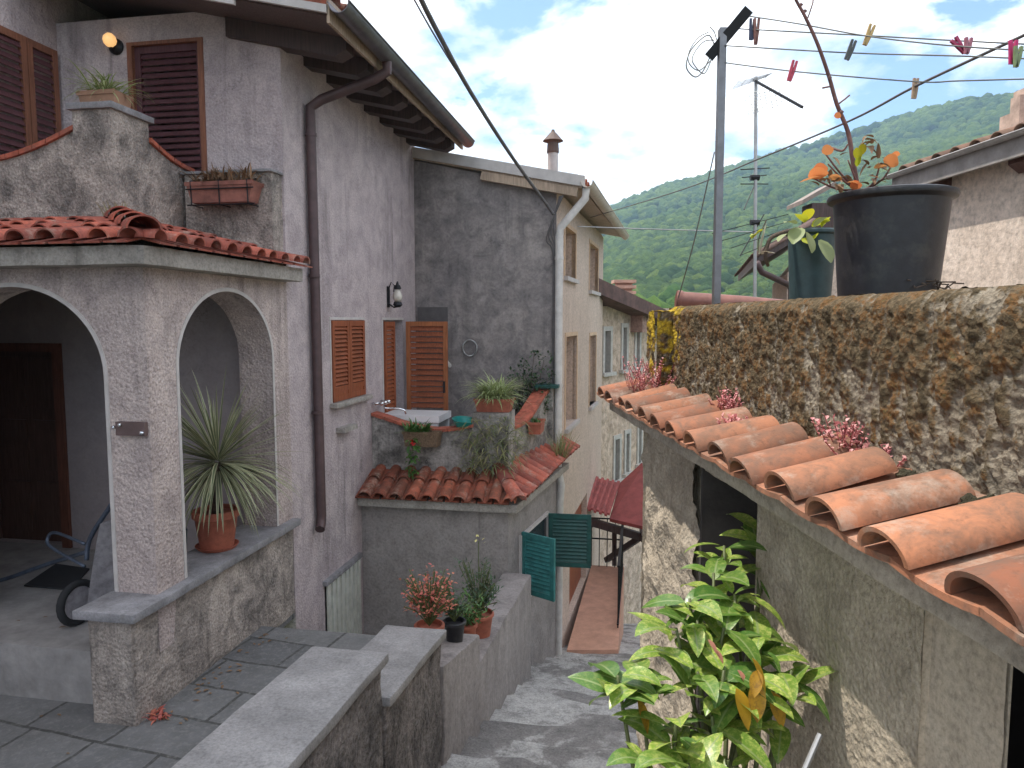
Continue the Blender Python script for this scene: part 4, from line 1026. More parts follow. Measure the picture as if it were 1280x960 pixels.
for i in range(9):
    c = p0.lerp(p1, .3 + i * .08); b.tube([c + V((-.05, -.04, .015)), c + V((.05, .04, -.015))], .004, 5)
b.build('boom', m_iron, ae)
b = MB()
for i in range(8):
    b.tube([at(916 + i * 1.5, 103 + i * 0 - i * 2.2 + 8, 7.45), at(958 + i * 2, 96 - i * 1.2 , 7.45)], .0028, 5) if i < 5 else None
    b.tube([at(930 + i * .8, 118 + i * 3.6, 7.5), at(974 + i * .6, 108 + i * 3.2, 7.2)], .0028, 5)
for i in range(8): b.tube([at(930 + i * 6.2, 118 - i * 1.5, 7.5 - i * .04), at(936 + i * 6.0, 144 - i * 1.7, 7.5 - i * .04)], .0028, 5)
for i in range(5): b.tube([at(916 + i * 10, 110 - i * 2.5, 7.45), at(924 + i * 9, 101 - i * 2.2, 7.45)], .0028, 5)
b.build('reflector', m_alu, ae)
b = MB()
for (x0, y0, x1, y1) in ((926, 212, 962, 210), (928, 222, 958, 219), (926, 230, 960, 230), (930, 262, 942, 234), (925, 320, 955, 268)): b.tube([at(x0, y0, 7.4), at(x1, y1, 7.6)], .006, 6)
for i in range(4): b.tube([at(890 + i * 12, 292 + i * 9, 7.2), at(985, 268 + i * 9, 7.5)], .004, 5)
for y in (222, 278): b.tube([at(938, y, 7.5), at(949, y, 7.5)], .03, 8)
b.build('yagi', m_iron, ae)
b = MB(); b.tube([at(846, 375, 4.6), at(930, 381, 4.5), at(1000, 388, 4.4)], .055, 16)
b.tube([at(846, 375, 4.6), at(852, 375.5, 4.6)], .062, 16)
setp(b.build('clay_pipe', simple('red_brown_pipe', (.2, .075, .055), .5, 0, .2, 12), None, True, autos=50), 'thick red brown pipe lying behind the mossy wall', 'pipe', kind='thing')

# ------------------------------------------------------------------ POTS AND PLANTS
def pot_mesh(mb, c, r0, r1, h, rim=.02, rimh=.04, th=.01, seg=32):
    mb.lathe(c, [(0, 0), (r0, 0), (r1 - .004, h - rimh), (r1 - .002, h - rimh + .002), (r1 + rim, h - rimh + .006), (r1 + rim, h - .006), (r1 + rim - .006, h), (r1 - th, h), (r1 - th - .004, h - .03), (0, h - .035)], seg)
bp_c = hit(FR, 1108, 373, L=1.18); bp_c.z = .062
W = FR @ bp_c
bk_ = thing('potted_stalk', 'big black plastic pot with a tall bare stalk and orange leaves', 'potted plant', W)
b = MB(); b.lathe(W, [(0, 0), (.12, 0), (.127, .004), (.148, .262), (.15, .264), (.163, .27), (.166, .277), (.164, .285), (.155, .288), (.151, .28), (.146, .25), (0, .245)], 48)
po = b.build('pot', m_black, bk_, True, autos=40)
b = MB(); b.lathe(W + V((0, 0, .246)), [(.144, 0), (.1, .008), (0, .012)], 24); b.build('soil', m_soil, po)
D0 = W.y
st_pts = [(1073, 240, D0), (1066, 200, D0), (1060, 165, D0), (1046, 130, D0 - .02), (1036, 95, D0 - .03), (1022, 55, D0 - .05), (1006, 20, D0 - .06), (995, 0, D0 - .07), (988, -18, D0 - .08)]
b = MB(); P_ = smooth([at(*p) for p in st_pts], 4); b.tube(P_, .007, 8, .0035)
b.tube([at(1010, 22, D0 - .05), at(1016, 4, D0 - .04), at(1018, -14, D0 - .04)], .002, 6)
for (x, y) in ((1006, 14), (1001, 6), (1052, 140), (1037, 97)): b.lathe(at(x, y, D0 - .04), [(0, -.006), (.007, 0), (0, .006)], 6)
b.tube([at(1048, 130, D0), at(1056, 124, D0), at(1062, 119, D0)], .0025, 6); b.tube([at(1038, 108, D0), at(1028, 110, D0)], .0025, 6)
for sx, sy, ex, ey in ((1070, 236, 1035, 205), (1070, 238, 1015, 222), (1080, 238, 1100, 205), (1072, 235, 1060, 200), (1085, 236, 1120, 195), (1040, 185, 1060, 180), (1066, 232, 1030, 190)):
    b.tube(smooth([at(sx, sy, D0 - .02), at((sx + ex) / 2 + 3, (sy + ey) / 2 + 6, D0 - .04), at(ex, ey, D0 - .05)], 4), .004, 6, .002)
b.build('stalk', simple('stalk_bark', (.17, .08, .07), .7, 0, .3, 40), bk_, True)
def roundleaf(t): return max(.03, math.sin(PI * min(1, max(0, t * .97 + .02))) ** .55)
b = MB()
for (x, y, s) in ((1020, 222, .05), (1010, 228, .055), (1024, 218, .045), (1042, 222, .035), (1033, 190, .03), (1112, 199, .04), (1118, 196, .025), (1068, 234, .03), (1064, 228, .028), (1098, 210, .03), (1092, 220, .025), (1046, 145, .018)):
    b.blade(at(x, y, D0 - .06) + V((-s * .4, 0, 0)), (1, rnd(-.6, .2), rnd(-.3, .5)), s, s * 1.0, rnd(0, .6), 5, .15, tw=rnd(-1.2, .2), prof=roundleaf)
b.build('orange_leaves', m_orange, bk_, True)
b = MB()
for i in range(46):
    x, y = random.choice([(1032, 225), (1045, 232), (1080, 190), (1092, 205), (1100, 200), (1072, 210), (1055, 238), (1084, 178), (1050, 200), (1090, 225)])
    b.blade(at(x + rnd(-9, 9), y + rnd(-8, 8), D0 - rnd(0, .08)), (rnd(-1, 1), rnd(-1, 0), rnd(-.6, .8)), rnd(.02, .05), rnd(.008, .02), rnd(.2, 1.4), 4, .5)
b.build('dry_leaves', m_dry, bk_, True)
b = MB()
for (x, y, s) in ((1073, 200, .035), (1078, 193, .03), (1071, 208, .028)): b.blade(at(x, y, D0 - .05), (rnd(-.4, .4), -.3, .8), s, s * .7, .3, 4, .2, prof=roundleaf)
b.build('yellow_leaves', m_lime, bk_, True)
tp_c = hit(FR, 1012, 380, L=1.2); tp_c.z = .062; W2 = FR @ tp_c; D2 = W2.y
tk = thing('potted_stalk', 'smaller dark teal pot with lime and yellow leaves', 'potted plant', W2)
b = MB(); pot_mesh(b, W2, .068, .083, .25, .006, .02, .006); b.build('pot', m_teal, tk, True, autos=40)
b = MB()
for (x, y, s, dx, dz) in ((1000, 270, .06, -.5, .5), (1008, 268, .05, .2, .8), (1022, 275, .06, .7, .5), (1028, 282, .05, .8, .2), (1012, 285, .07, -.3, -.2), (1030, 276, .045, .3, .8)):
    b.blade(at(x - dx * 10, y + 8, D2 - .05), (dx, -.5, dz), s, s * .8, .6, 5, .2, tw=rnd(-.5, .5), prof=roundleaf)
b.build('lime_leaves', m_lime, tk, True)
b = MB()
for (x, y, s, dx, dz) in ((1000, 285, .09, -.4, -.4), (1008, 290, .08, .1, -.9), (1024, 300, .09, .4, -.9), (985, 292, .06, -.7, -.3), (1018, 284, .06, .2, .4), (995, 280, .06, -.8, .2)): b.blade(at(x, y, D2 - .1), (dx, -.5, dz), s, s * .6, .5, 5, .3, tw=rnd(-.5, .5), prof=roundleaf)
b.build('green_leaves', leafmat('sage_leaf', (.28, .3, .12), (.12, .2, .07), rough=.5), tk, True)
b = MB(); b.tube(smooth([at(1000, 286, D2 - .02), at(975, 292, D2 - .02), at(962, 300, D2 - .02), at(957, 320, D2 - .02), at(960, 332, D2)], 5), .008, 8, .006); b.tube(smooth([at(958, 305, D2), at(950, 318, D2), at(948, 300, D2), at(958, 275, D2)], 5), .002, 6)
b.build('stalk', m_bark, tk, True)
b = MB()
b.blade(at(950, 318, D2), (.15, -.1, 1), .11, .03, .0, 6, .4); b.blade(at(952, 318, D2), (.4, -.4, .1), .05, .05, .4, 5, .3)
b.build('pale_leaves', leafmat('cream_leaf', (.55, .52, .38), (.5, .4, .3), rough=.5), tk, True)
b = MB()
for _ in range(5): b.blade(at(945, 293, D2), (rnd(-1, 1), -.4, rnd(-.5, .8)), .03, .02, .4, 3, prof=roundleaf)
b.build('yellow_leaves', m_lime, tk, True)
# twig litter at the pot foot
b = MB()
for _ in range(16):
    p = at(1150 + rnd(-20, 30), 372, D0 - .1); p.z = .072 + rnd(0, .01); q = p + V((rnd(-.08, .08), rnd(-.05, .05), rnd(0, .03))); b.tube([p, (p + q) / 2 + V((0, 0, .012)), q], .002, 5)
setp(b.build('twig_litter', m_bark), 'dry twigs lying at the foot of the black pot', 'twigs', kind='stuff')
# aucuba shrub
def aleaf(t): return max(.03, (math.sin(PI * t ** .8) ** .8) if 0 < t < 1 else .03)
root = V((.50, 1.62, -1.9))
au = thing('spotted_laurel', 'tall glossy shrub with yellow spotted leaves against the outbuilding', 'shrub', root)
tips = [(905, 682, 2.12, 7), (962, 690, 2.2, 9), (948, 665, 2.25, 5), (892, 716, 1.95, 8), (862, 748, 1.8, 9), (918, 742, 1.85, 9), (845, 785, 1.72, 9), (905, 785, 1.74, 8), (950, 795, 1.72, 8), (990, 838, 1.68, 6),
        (772, 845, 1.6, 7), (800, 850, 1.6, 6), (872, 840, 1.6, 8), (905, 838, 1.6, 7), (935, 842, 1.62, 7), (845, 900, 1.52, 8), (890, 895, 1.55, 8), (935, 890, 1.62, 6), (810, 955, 1.45, 8), (860, 955, 1.42, 8), (910, 950, 1.5, 8), (960, 866, 1.66, 4), (872, 775, 1.75, 6)]
stem = MB(); lf = MB()
for (x, y, d, n) in tips:
    n += 2; t = at(x, y, d); mid = root.lerp(t, .55) + V((rnd(-.05, .05), rnd(-.05, .05), .1))
    stem.tube(smooth([root + V((rnd(-.05, .05), rnd(-.05, .05), 0)), mid, t], 5), .009, 6, .004)
    a0 = rnd(0, 6)
    for k in range(n):
        az = a0 + k * 2.4; el = rnd(-.35, .75) if k < n - 2 else rnd(.6, 1.2)
        ln = random.choice((rnd(.055, .09), rnd(.09, .15), rnd(.1, .15)))
        dv = V((math.cos(az) * math.cos(el), math.sin(az) * math.cos(el), math.sin(el)))
        lf.blade(t - V((0, 0, .018 * k * .6)) + dv * .012, dv, ln, ln * rnd(.4, .5), rnd(.5, 1.3), 8, rnd(.1, .32), tw=rnd(-.35, .35), prof=aleaf)
for _ in range(22):
    x, y, d, n = random.choice(tips); t = at(x + rnd(-25, 25), y + rnd(0, 50), d + rnd(-.05, .05))
    az = rnd(0, 6.3); dv = V((math.cos(az), math.sin(az), rnd(-.4, .4))); ln = rnd(.07, .11)
    lf.blade(t, dv, ln, ln * .45, rnd(.5, 1.3), 7, .2, prof=aleaf)
stem.build('stem', m_stemgr, au, True)
lf.build('foliage', m_aucuba, au, True)
yl = MB()
for (x, y, d, s) in ((795, 882, 1.56, .075), (942, 860, 1.55, .085), (918, 868, 1.54, .09), (962, 872, 1.58, .08), (938, 830, 1.56, .08), (945, 845, 1.55, .06)):
    yl.blade(at(x + 2, y - 8, d), (rnd(-.3, .3), -.35, -.75), s, s * .5, .4, 7, .25, tw=rnd(-.4, .4), prof=aleaf)
yl.build('yellow_leaves', m_yleaf, au, True)
m_bud = simple('pink_bud', (.6, .26, .18), .5)
for (x, y, d) in ((885, 800, 1.6), (893, 812, 1.6), (922, 838, 1.58)): yl = MB(); yl.blade(at(x, y, d), (.5, -.3, -.7), .035, .022, .3, 5, .3, prof=roundleaf); yl.build('bud', m_bud, au, True)
st_ = MB(); st_.tube([at(985, 1010, 1.35), at(1025, 918, 1.42)], .006, 8)
setp(st_.build('plant_stake', m_alu), 'thin grey stake leaning by the spotted shrub', 'stake', kind='thing')
# sedum on the tiles
def sedum(label, c, s, n, spread):
    t = thing('stonecrop', label, 'plant', c, 'stonecrop on the tiles')
    b = MB(); l_ = MB()
    for _ in range(n):
        p = c + V((rnd(-spread, spread), rnd(-spread, spread), 0)); q = p + V((rnd(-.5, .5) * s, rnd(-.5, .5) * s, rnd(.4, 1) * s))
        b.tube([p, (p + q) / 2 + V((rnd(-.01, .01), 0, 0)), q], .0014, 5)
        for k in range(9):
            o = p.lerp(q, .3 + .7 * k / 8); d = V((rnd(-1, 1), rnd(-1, 1), rnd(.1, 1)))
            l_.blade(o, d, rnd(.007, .015), rnd(.007, .012), .2, 3, .4, prof=roundleaf)
    b.build('stem', m_stemred, t); l_.build('foliage', m_pink, t)
sp = lambda T, L, z=-.3: FR @ V((L, T, z))
sedum('bright pink stonecrop standing tall on the middle tiles', sp(1.74, .95, -.36), .14, 34, .03)
sedum('low pink stonecrop beside the tall one on the tiles', sp(1.6, .95, -.35), .06, 20, .04)
sedum('pink stonecrop clump against the wall on the upper tiles', sp(2.55, .95, -.35), .1, 30, .04)
sedum('small pink stonecrop sprig lying across a far tile', sp(2.28, .86, -.355), .05, 14, .04)
sedum('large pink stonecrop at the end of the mossy wall', sp(3.42, .86, -.35), .17, 46, .08)
# potted yucca in the arch
yc = hit(FH, 272, 697, L=-3.3); yc.z = -1.803; Y = FH @ yc
yk = thing('potted_yucca', 'spiky yucca in a terracotta pot under the side arch', 'potted plant', Y)
b = MB(); pot_mesh(b, Y + V((0, 0, .012)), .125, .165, .3, .014, .06, .012); b.build('pot', m_pot, yk, True, autos=40)
b = MB(); b.lathe(Y, [(0, 0), (.14, 0), (.165, .03), (.158, .03), (.135, .008), (0, .008)], 28); b.build('saucer', m_pot, yk)
b = MB(); b.tube([Y + V((0, 0, .26)), Y + V((.01, 0, .5)), Y + V((.03, 0, .68))], .035, 10, .05); b.build('trunk', m_bark, yk, True)
b = MB(); top = Y + V((.03, 0, .68))
for i in range(250):
    az = rnd(0, 2 * PI); el = math.asin(rnd(-.75, 1)); ln = rnd(.52, .76) if el > -.2 else rnd(.48, .66)
    dv = V((math.cos(az) * math.cos(el), math.sin(az) * math.cos(el), math.sin(el)))
    b.blade(top + dv * .03 + V((0, 0, el * .03)), dv, ln, rnd(.02, .03), rnd(.15, .5) if el > .2 else rnd(.5, 1.2), 7, .3)
b.build('foliage', m_yucca, yk, True)
b = MB(); q = Y + FH.to_3x3() @ V((-.22, -.18, 0)); b.lathe(q, [(0, 0), (.06, 0), (.075, .18), (.068, .18), (.06, .02), (0, .02)], 20)
setp(b.build('plant_pot', m_teal), 'small dark empty pot beside the yucca', 'pot', kind='thing')
# other plants
def grassplant(name, label, cat, c, mat, n, ln, wd, group=None, up=(.2, 1), droop=(.6, 1.6), parent=None, rad=.03):
    t = parent or thing(name, label, cat, c, group)
    b = MB()
    for _ in range(n):
        az = rnd(0, 2 * PI); e = rnd(*up); dv = V((math.cos(az), math.sin(az), e * 1.6))
        b.blade(V(c) + V((rnd(-rad, rad), rnd(-rad, rad), 0)), dv, rnd(.6, 1) * ln, wd * rnd(.7, 1.2), rnd(*droop), 6, .3)
    b.build('foliage', mat, t, True); return t
def trough(parent, fr, c, lx, ly, h, mat, taper=.85):
    b = MB(fr); x, y = lx / 2, ly / 2; c = V(c)
    for (x0, x1) in ((x, taper),): pass
    P0 = [c + V((sx * x * taper, sy * y * taper, 0)) for sx, sy in ((-1, -1), (1, -1), (1, 1), (-1, 1))]
    P1 = [c + V((sx * x, sy * y, h)) for sx, sy in ((-1, -1), (1, -1), (1, 1), (-1, 1))]
    P2 = [c + V((sx * (x - .012), sy * (y - .012), h)) for sx, sy in ((-1, -1), (1, -1), (1, 1), (-1, 1))]
    P3 = [c + V((sx * (x - .015), sy * (y - .015), h - .03)) for sx, sy in ((-1, -1), (1, -1), (1, 1), (-1, 1))]
    fs = [(3, 2, 1, 0)] + [(l_ * 4 + i, l_ * 4 + (i + 1) % 4, l_ * 4 + 4 + (i + 1) % 4, l_ * 4 + 4 + i) for l_ in range(3) for i in range(4)] + [(12, 13, 14, 15)]
    b.add(P0 + P1 + P2 + P3, fs)
    for s in (-1, 1): b.box(c.x - x - .006, c.x + x + .006, c.y + s * y - (.006 if s < 0 else 0.0), c.y + s * y + (.006 if s > 0 else 0.0), c.z + h - .03, c.z + h + .003)
    return b.build('pot', mat, parent)
# spider plant on the balcony pedestal
c = V((-4.17, 5.16, 1.651)); cw = FH @ c
t = thing('spider_plant', 'striped spider plant in a low clay trough on the balcony pedestal', 'potted plant', cw)
trough(t, FH, c, .32, .2, .11, simple('clay_trough', (.36, .2, .13), .8), .9)
grassplant('', '', '', cw + V((0, 0, .105)), m_spider, 130, .34, .016, parent=t, rad=.09, up=(.1, .8), droop=(.9, 2.0))
# dried window box in a wire rack on the balcony ledge
c = V((-3.52, 5.72, .99)); cw = FH @ c
t = thing('window_box', 'dried out window box in a wire rack on the balcony ledge', 'planter', cw)
trough(t, FH, c, .62, .17, .17, simple('rust_box', (.26, .1, .075), .8, 0, .3), .85)
b = MB(FH)
for x in (-3.78, -3.52, -3.26):
    b.tube([(x, 5.8, 1.2), (x, 5.63, 1.17), (x, 5.64, .97), (x, 5.8, .97)], .006, 6)
b.tube([(-3.82, 5.625, 1.1), (-3.2, 5.625, 1.1)], .006, 6); b.tube([(-3.82, 5.64, .97), (-3.2, 5.64, .97)], .006, 6)
b.build('wire_rack', m_iron, t)
b = MB()
for _ in range(160):
    p = FH @ V((-3.52 + rnd(-.29, .29), 5.72 + rnd(-.06, .06), 1.165)); b.blade(p, (rnd(-1, 1), rnd(-1, 1), rnd(.5, 2.2)), rnd(.08, .22), .018, rnd(.5, 2), 5, .5)
b.build('foliage', m_dry, t, True)
# weeds on porch roof corner
p = FH @ V((-3.9, 4.88, .75)); grassplant('weed', 'dry straw weeds growing at the corner of the porch roof', 'weeds', p, m_straw, 36, .17, .012, up=(.5, 1.6), droop=(.1, .6), rad=.07)
# spider plant on terrace corner
c = V((-1.68, 8.17, -1.058)); cw = FH @ c
t = thing('spider_plant', 'bushy striped plant in a clay trough on the terrace corner', 'potted plant', cw)
trough(t, FH, c, .44, .24, .15, m_pot, .85)
grassplant('', '', '', cw + V((0, 0, .145)), m_spider, 330, .46, .021, parent=t, rad=.1, up=(.15, 1.1), droop=(.7, 1.8))
# trailing plant below it
b = MB(); t = thing('trailing_plant', 'trailing grassy plant hanging over the terrace corner', 'plant', FH @ V((-1.6, 7.9, -1.7)))
for _ in range(300):
    p = FH @ V((rnd(-1.98, -1.4), rnd(7.88, 7.94), rnd(-1.75, -1.12))); b.blade(p, (rnd(-1, 1), rnd(-1, -.1), rnd(-.2, .8)), rnd(.1, .28), .016, rnd(.8, 2), 5, .4)
for _ in range(60):
    p = FH @ V((rnd(-1.46, -1.38), rnd(7.95, 8.5), rnd(-1.6, -1.2))); b.blade(p, (rnd(.1, 1), rnd(-1, .3), rnd(-.2, .8)), rnd(.08, .22), .012, rnd(.8, 2), 5, .4)
b.build('foliage', leafmat('trail_leaf', (.12, .16, .06), (.34, .31, .15), rough=.6), t, True)
# dark shrub climbing on the end wall
def leafcloud(name, label, cat, pts, mat, ls, stemmat, base, group=None):
    t = thing(name, label, cat, base, group); s_ = MB(); l_ = MB()
    for i, (p, r, n) in enumerate(pts):
        s_.tube(smooth([V(base) + V((rnd(-.03, .03), rnd(-.03, .03), 0)), V(base).lerp(p, .5) + V((rnd(-.05, .05), 0, .03)), p], 4), .006, 6, .003)
        for _ in range(n):
            o = V(p) + V((rnd(-1, 1), rnd(-1, 1), rnd(-1, 1))) * r
            l_.blade(o, (rnd(-1, 1), rnd(-1, 1), rnd(-.4, 1)), rnd(.6, 1.2) * ls, ls * rnd(.4, .6), rnd(.2, 1), 3, .3, prof=aleaf)
    s_.build('stem', stemmat, t); l_.build('foliage', mat, t); return t
pts = [(at(x, y, 9.55), r, n) for x, y, r, n in ((668, 440, .05, 16), (655, 455, .08, 30), (665, 470, .13, 60), (680, 450, .1, 30), (650, 480, .14, 60), (672, 490, .16, 80), (640, 470, .08, 20), (690, 465, .06, 16), (660, 500, .14, 70), (684, 482, .1, 30), (650, 515, .15, 60), (670, 520, .14, 60), (640, 500, .1, 50), (678, 505, .12, 80), (662, 478, .12, 80), (648, 495, .12, 60))]
leafcloud('terrace_shrub', 'dark small leaved shrub against the grey end wall', 'shrub', pts, m_dkleaf, .062, m_bark, FH @ V((-1.5, 9.4, -1.95)))
# basket planter with red flower
c = hit(FH, 528, 556, T=7.86); c = V((c.x, 7.87, -1.44)); cw = FH @ c
t = thing('hanging_planter', 'woven hanging planter with red flower on the terrace parapet', 'planter', cw)
trough(t, FH, c, .42, .17, .17, simple('wicker', (.2, .13, .08), .9, 0, .4, 60, .8), .9)
b = MB()
for _ in range(90): b.blade(cw + FH.to_3x3() @ V((rnd(-.19, .06), rnd(-.06, .06), .15)), (rnd(-1, 1), rnd(-1, .5), rnd(.2, 1.6)), rnd(.1, .22), .028, rnd(.4, 1.4), 5, .3)
for _ in range(70): b.blade(cw + FH.to_3x3() @ V((rnd(-.15, -.02), -.1 + rnd(-.03, .02), rnd(-.35, .1))), (rnd(-1, 1), -.6, rnd(-.6, .5)), rnd(.04, .09), .035, .8, 4, .3, prof=aleaf)
b.build('foliage', m_grassy, t, True)
b = MB()
for _ in range(12): b.blade(cw + FH.to_3x3() @ V((-.08, -.11, .06)), (rnd(-1, 1), -.6, rnd(-1, 1)), .045, .03, .2, 4, .2, prof=roundleaf)
b.build('flower', m_red, t, True)
# red trough on right parapet, inner side
c = V((-1.3, 8.95, -1.42)); cw = FH @ c
t = thing('hanging_planter', 'red clay trough hooked on the side parapet of the terrace', 'planter', cw)
trough(t, FH, c, .17, .38, .15, m_pot, .85)
grassplant('', '', '', cw + V((0, 0, .13)), m_grassy, 36, .13, .014, parent=t, rad=.06)
p = FH @ V((-1.02, 9.3, -1.8)); grassplant('weed', 'straggly pale weed beside the white downpipe', 'weeds', p, leafmat('wall_weed', (.2, .22, .09), (.3, .27, .12), rough=.6), 60, .45, .014, up=(.6, 2), droop=(.1, .8), rad=.08)
# wash tub on the terrace
t = thing('wash_tub', 'white enamel wash tub under the tap on the terrace', 'sink', FH @ V((-2.75, 8.5, -1.95)))
b = MB(FH); b.box(-3.1, -2.36, 8.2, 8.75, -1.22, -1.14)
for s in (8.22, 8.71): b.box(-3.09, -2.38, s, s + .02, -1.4, -1.225)
b.build('basin', m_white, t)
b = MB(FH)
for x in (-3.05, -2.45):
    for y in (8.26, 8.7): b.box(x, x + .04, y, y + .04, -1.95, -1.4)
b.build('leg', m_steel, t)
b = MB(FH)
c = V((-2.02, 8.06, -1.245)); b.lathe(c, [(0, .0), (.09, .0), (.13, .06), (.15, .1), (.14, .1), (.115, .06), (.08, .012), (0, .012)], 20, (.12, -.1, 1))
setp(b.build('plastic_basin', m_cloth, None, True, autos=40), 'teal plastic basin resting on the terrace coping', 'basin', kind='thing')
# lichen weeds below terrace front
# potted plants on the stair walls
def potted(name, label, c, r, h, mat, tilt=None):
    t = thing(name, label, 'potted plant', c, 'potted plants on the stair wall'); b = MB(); pot_mesh(b, c, r * .75, r, h, .008, .03, .008, 24); b.build('pot', mat, t, True, autos=40); return t
def fill(t, c, n, rad, ht, ls, mat, wd=.5, name='foliage'):
    b = MB(); s_ = MB()
    for _ in range(n // 8):
        q = V(c) + V((rnd(-rad, rad), rnd(-rad, rad), rnd(.3, 1) * ht)); s_.tube([V(c), V(c).lerp(q, .5) + V((0, 0, .03)), q], .004, 5)
        for _ in range(8): b.blade(V(c).lerp(q, rnd(.4, 1.05)) + V((rnd(-.03, .03), rnd(-.03, .03), rnd(-.02, .02))), (rnd(-1, 1), rnd(-1, 1), rnd(-.1, 1)), ls * rnd(.6, 1.2), ls * wd, rnd(.2, 1), 3, .3, prof=aleaf)
    s_.build('stem', m_stemgr, t); b.build(name, mat, t)
c = FH @ V((-1.3, 4.25, -2.12)); t = potted('potted_plant', 'coral and pink leaved plant in a red pot on the stair wall', c, .09, .2, m_pot); fill(t, c + V((0, 0, .19)), 620, .17, .36, .03, m_coral, .6)
c = FH @ V((-1.26, 4.72, -2.25)); t = potted('potted_plant', 'small green plant in a black pot behind the coral one', c, .075, .16, m_black); fill(t, c + V((0, 0, .15)), 240, .14, .3, .045, m_dkleaf, .4)
c = FH @ V((-1.28, 5.15, -2.6)); t = potted('potted_plant', 'low leafy plant in a narrow red pot on the lower step', c, .075, .3, m_pot); fill(t, c + V((0, 0, .28)), 200, .16, .22, .05, m_grassy, .35)
c = FH @ V((-1.3, 5.65, -2.64)); t = potted('potted_plant', 'dark bushy plant in the red pot nearest the annex wall', c, .12, .22, m_pot); fill(t, c + V((0, 0, .2)), 420, .16, .46, .055, m_dkleaf, .3)
b = MB()
for _ in range(5): b.blade(c + V((rnd(-.05, .05), rnd(-.05, .05), .82 + rnd(-.03, .05))), (rnd(-1, 1), rnd(-1, 1), .6), .03, .02, .2, 3, prof=roundleaf)
b.build('flower', simple('yellow_petal', (.6, .55, .2), .5), t); b = MB(); b.tube([c + V((0, 0, .5)), c + V((0, 0, .83))], .004, 5); b.build('flower_stem', m_stemgr, t)
# weeds at the low wall foot
p = FH @ V((-3.06, 4.0, -2.565)); grassplant('weed', 'tiny orange weed at the foot of the low porch wall', 'weeds', p, m_coral, 40, .08, .02, rad=.06, up=(.1, 1))
# wheelbarrow in the porch
wb = thing('wheelbarrow', 'old grey wheelbarrow tipped up inside the porch', 'wheelbarrow', FH @ V((-3.9, 4.75, -2.2)))
D = 5.05
ctr = at(97, 753, D); ctr.z = max(ctr.z, -2.2 + .16)
b = MB(); ax = V((.95, -.3, 0)).normalized()
M3 = V((0, 0, 1)).rotation_difference(ax).to_matrix()
b.tube([ctr + M3 @ V((.14 * math.cos(t * PI / 12), .14 * math.sin(t * PI / 12), 0)) for t in range(25)], .028, 10, cap=False)
wh = b.build('wheel', m_rubber, wb, True)
b = MB(); b.lathe(ctr, [(0, -.02), (.12, -.015), (.12, .015), (0, .02)], 20, ax); b.build('rim', m_barrow, wh)
b = MB()
o = at(107, 762, D - .12); tu = V((.13, 0, .62)); sd_ = V((.16, .16, .02)); dp_ = V((.14, .42, .0))
rows = []
for k, (f, sh_) in enumerate(((0, .55), (.12, .8), (.45, 1), (.8, 1), (1, .85))):
    c = o + tu * f; rows.append([c + V((.02 - sh_ * .02, 0, 0)), c + sd_ * sh_, c + sd_ * sh_ + dp_ * sh_, c + dp_ * sh_ * .9 + V((-.05, 0, 0))])
vs = [p for r in rows for p in r]; fs = [(3, 2, 1, 0), (16, 17, 18, 19)] + [(i * 4 + j, i * 4 + (j + 1) % 4, i * 4 + 4 + (j + 1) % 4, i * 4 + 4 + j) for i in range(4) for j in range(4)]
b.add(vs, fs); tr_ = b.build('tray', m_barrow, wb, False)
b = MB(); b.tube(smooth([at(108, 700, D), at(113, 672, D), at(140, 630, D - .1), at(152, 614, D - .12)], 5), .017, 10); b.tube(smooth([at(108, 690, D + .3), at(60, 705, D + .5), at(12, 722, D + .6), at(-10, 728, D + .6)], 5), .017, 10)
b.tube(smooth([at(106, 680, D + .1), at(70, 666, D + .3), at(60, 672, D + .35), at(64, 684, D + .3), at(106, 708, D + .1)], 5), .012, 8)
b.build('tube_frame', m_barrow2, wb, True)
b = MB(); b.tube([at(150, 618, D - .12), at(156, 598, D - .13)], .024, 10); b.build('handle_grip', m_rubber, wb)

b = MB(); mz = -2.196
P4 = [hit(FW, x, y, z=mz) for x, y in ((30, 733), (88, 738), (112, 712), (70, 706))]
b.prism([V((p.x, p.y, mz)) for p in P4], (0, 0, .012)); setp(b.build('door_mat', m_rubber), 'dark mat lying on the porch floor behind the wheelbarrow', 'mat', kind='thing')
b = MB()
for _ in range(90):
    k = random.random()
    if k < .4: p = FH @ V((-3.05 + abs(random.gauss(0, .12)), rnd(3.9, 5.3), -2.565))
    elif k < .7: p = FH @ V((-1.55 - abs(random.gauss(0, .12)), rnd(3.2, 5.2), -2.565))
    elif k < .85: p = FH @ V((rnd(-4.6, -3.6), rnd(4.1, 4.6), -2.194))
    else: p = FH @ V((rnd(-5, -3.3), rnd(2.9, 3.9), -2.565))
    b.blade(p, (rnd(-1, 1), rnd(-1, 1), .12), rnd(.025, .055), rnd(.012, .025), rnd(.1, .5), 3, .3, prof=roundleaf)
setp(b.build('leaf_litter', m_dry), 'dry fallen leaves scattered on the paving by the walls', 'leaves', kind='stuff')
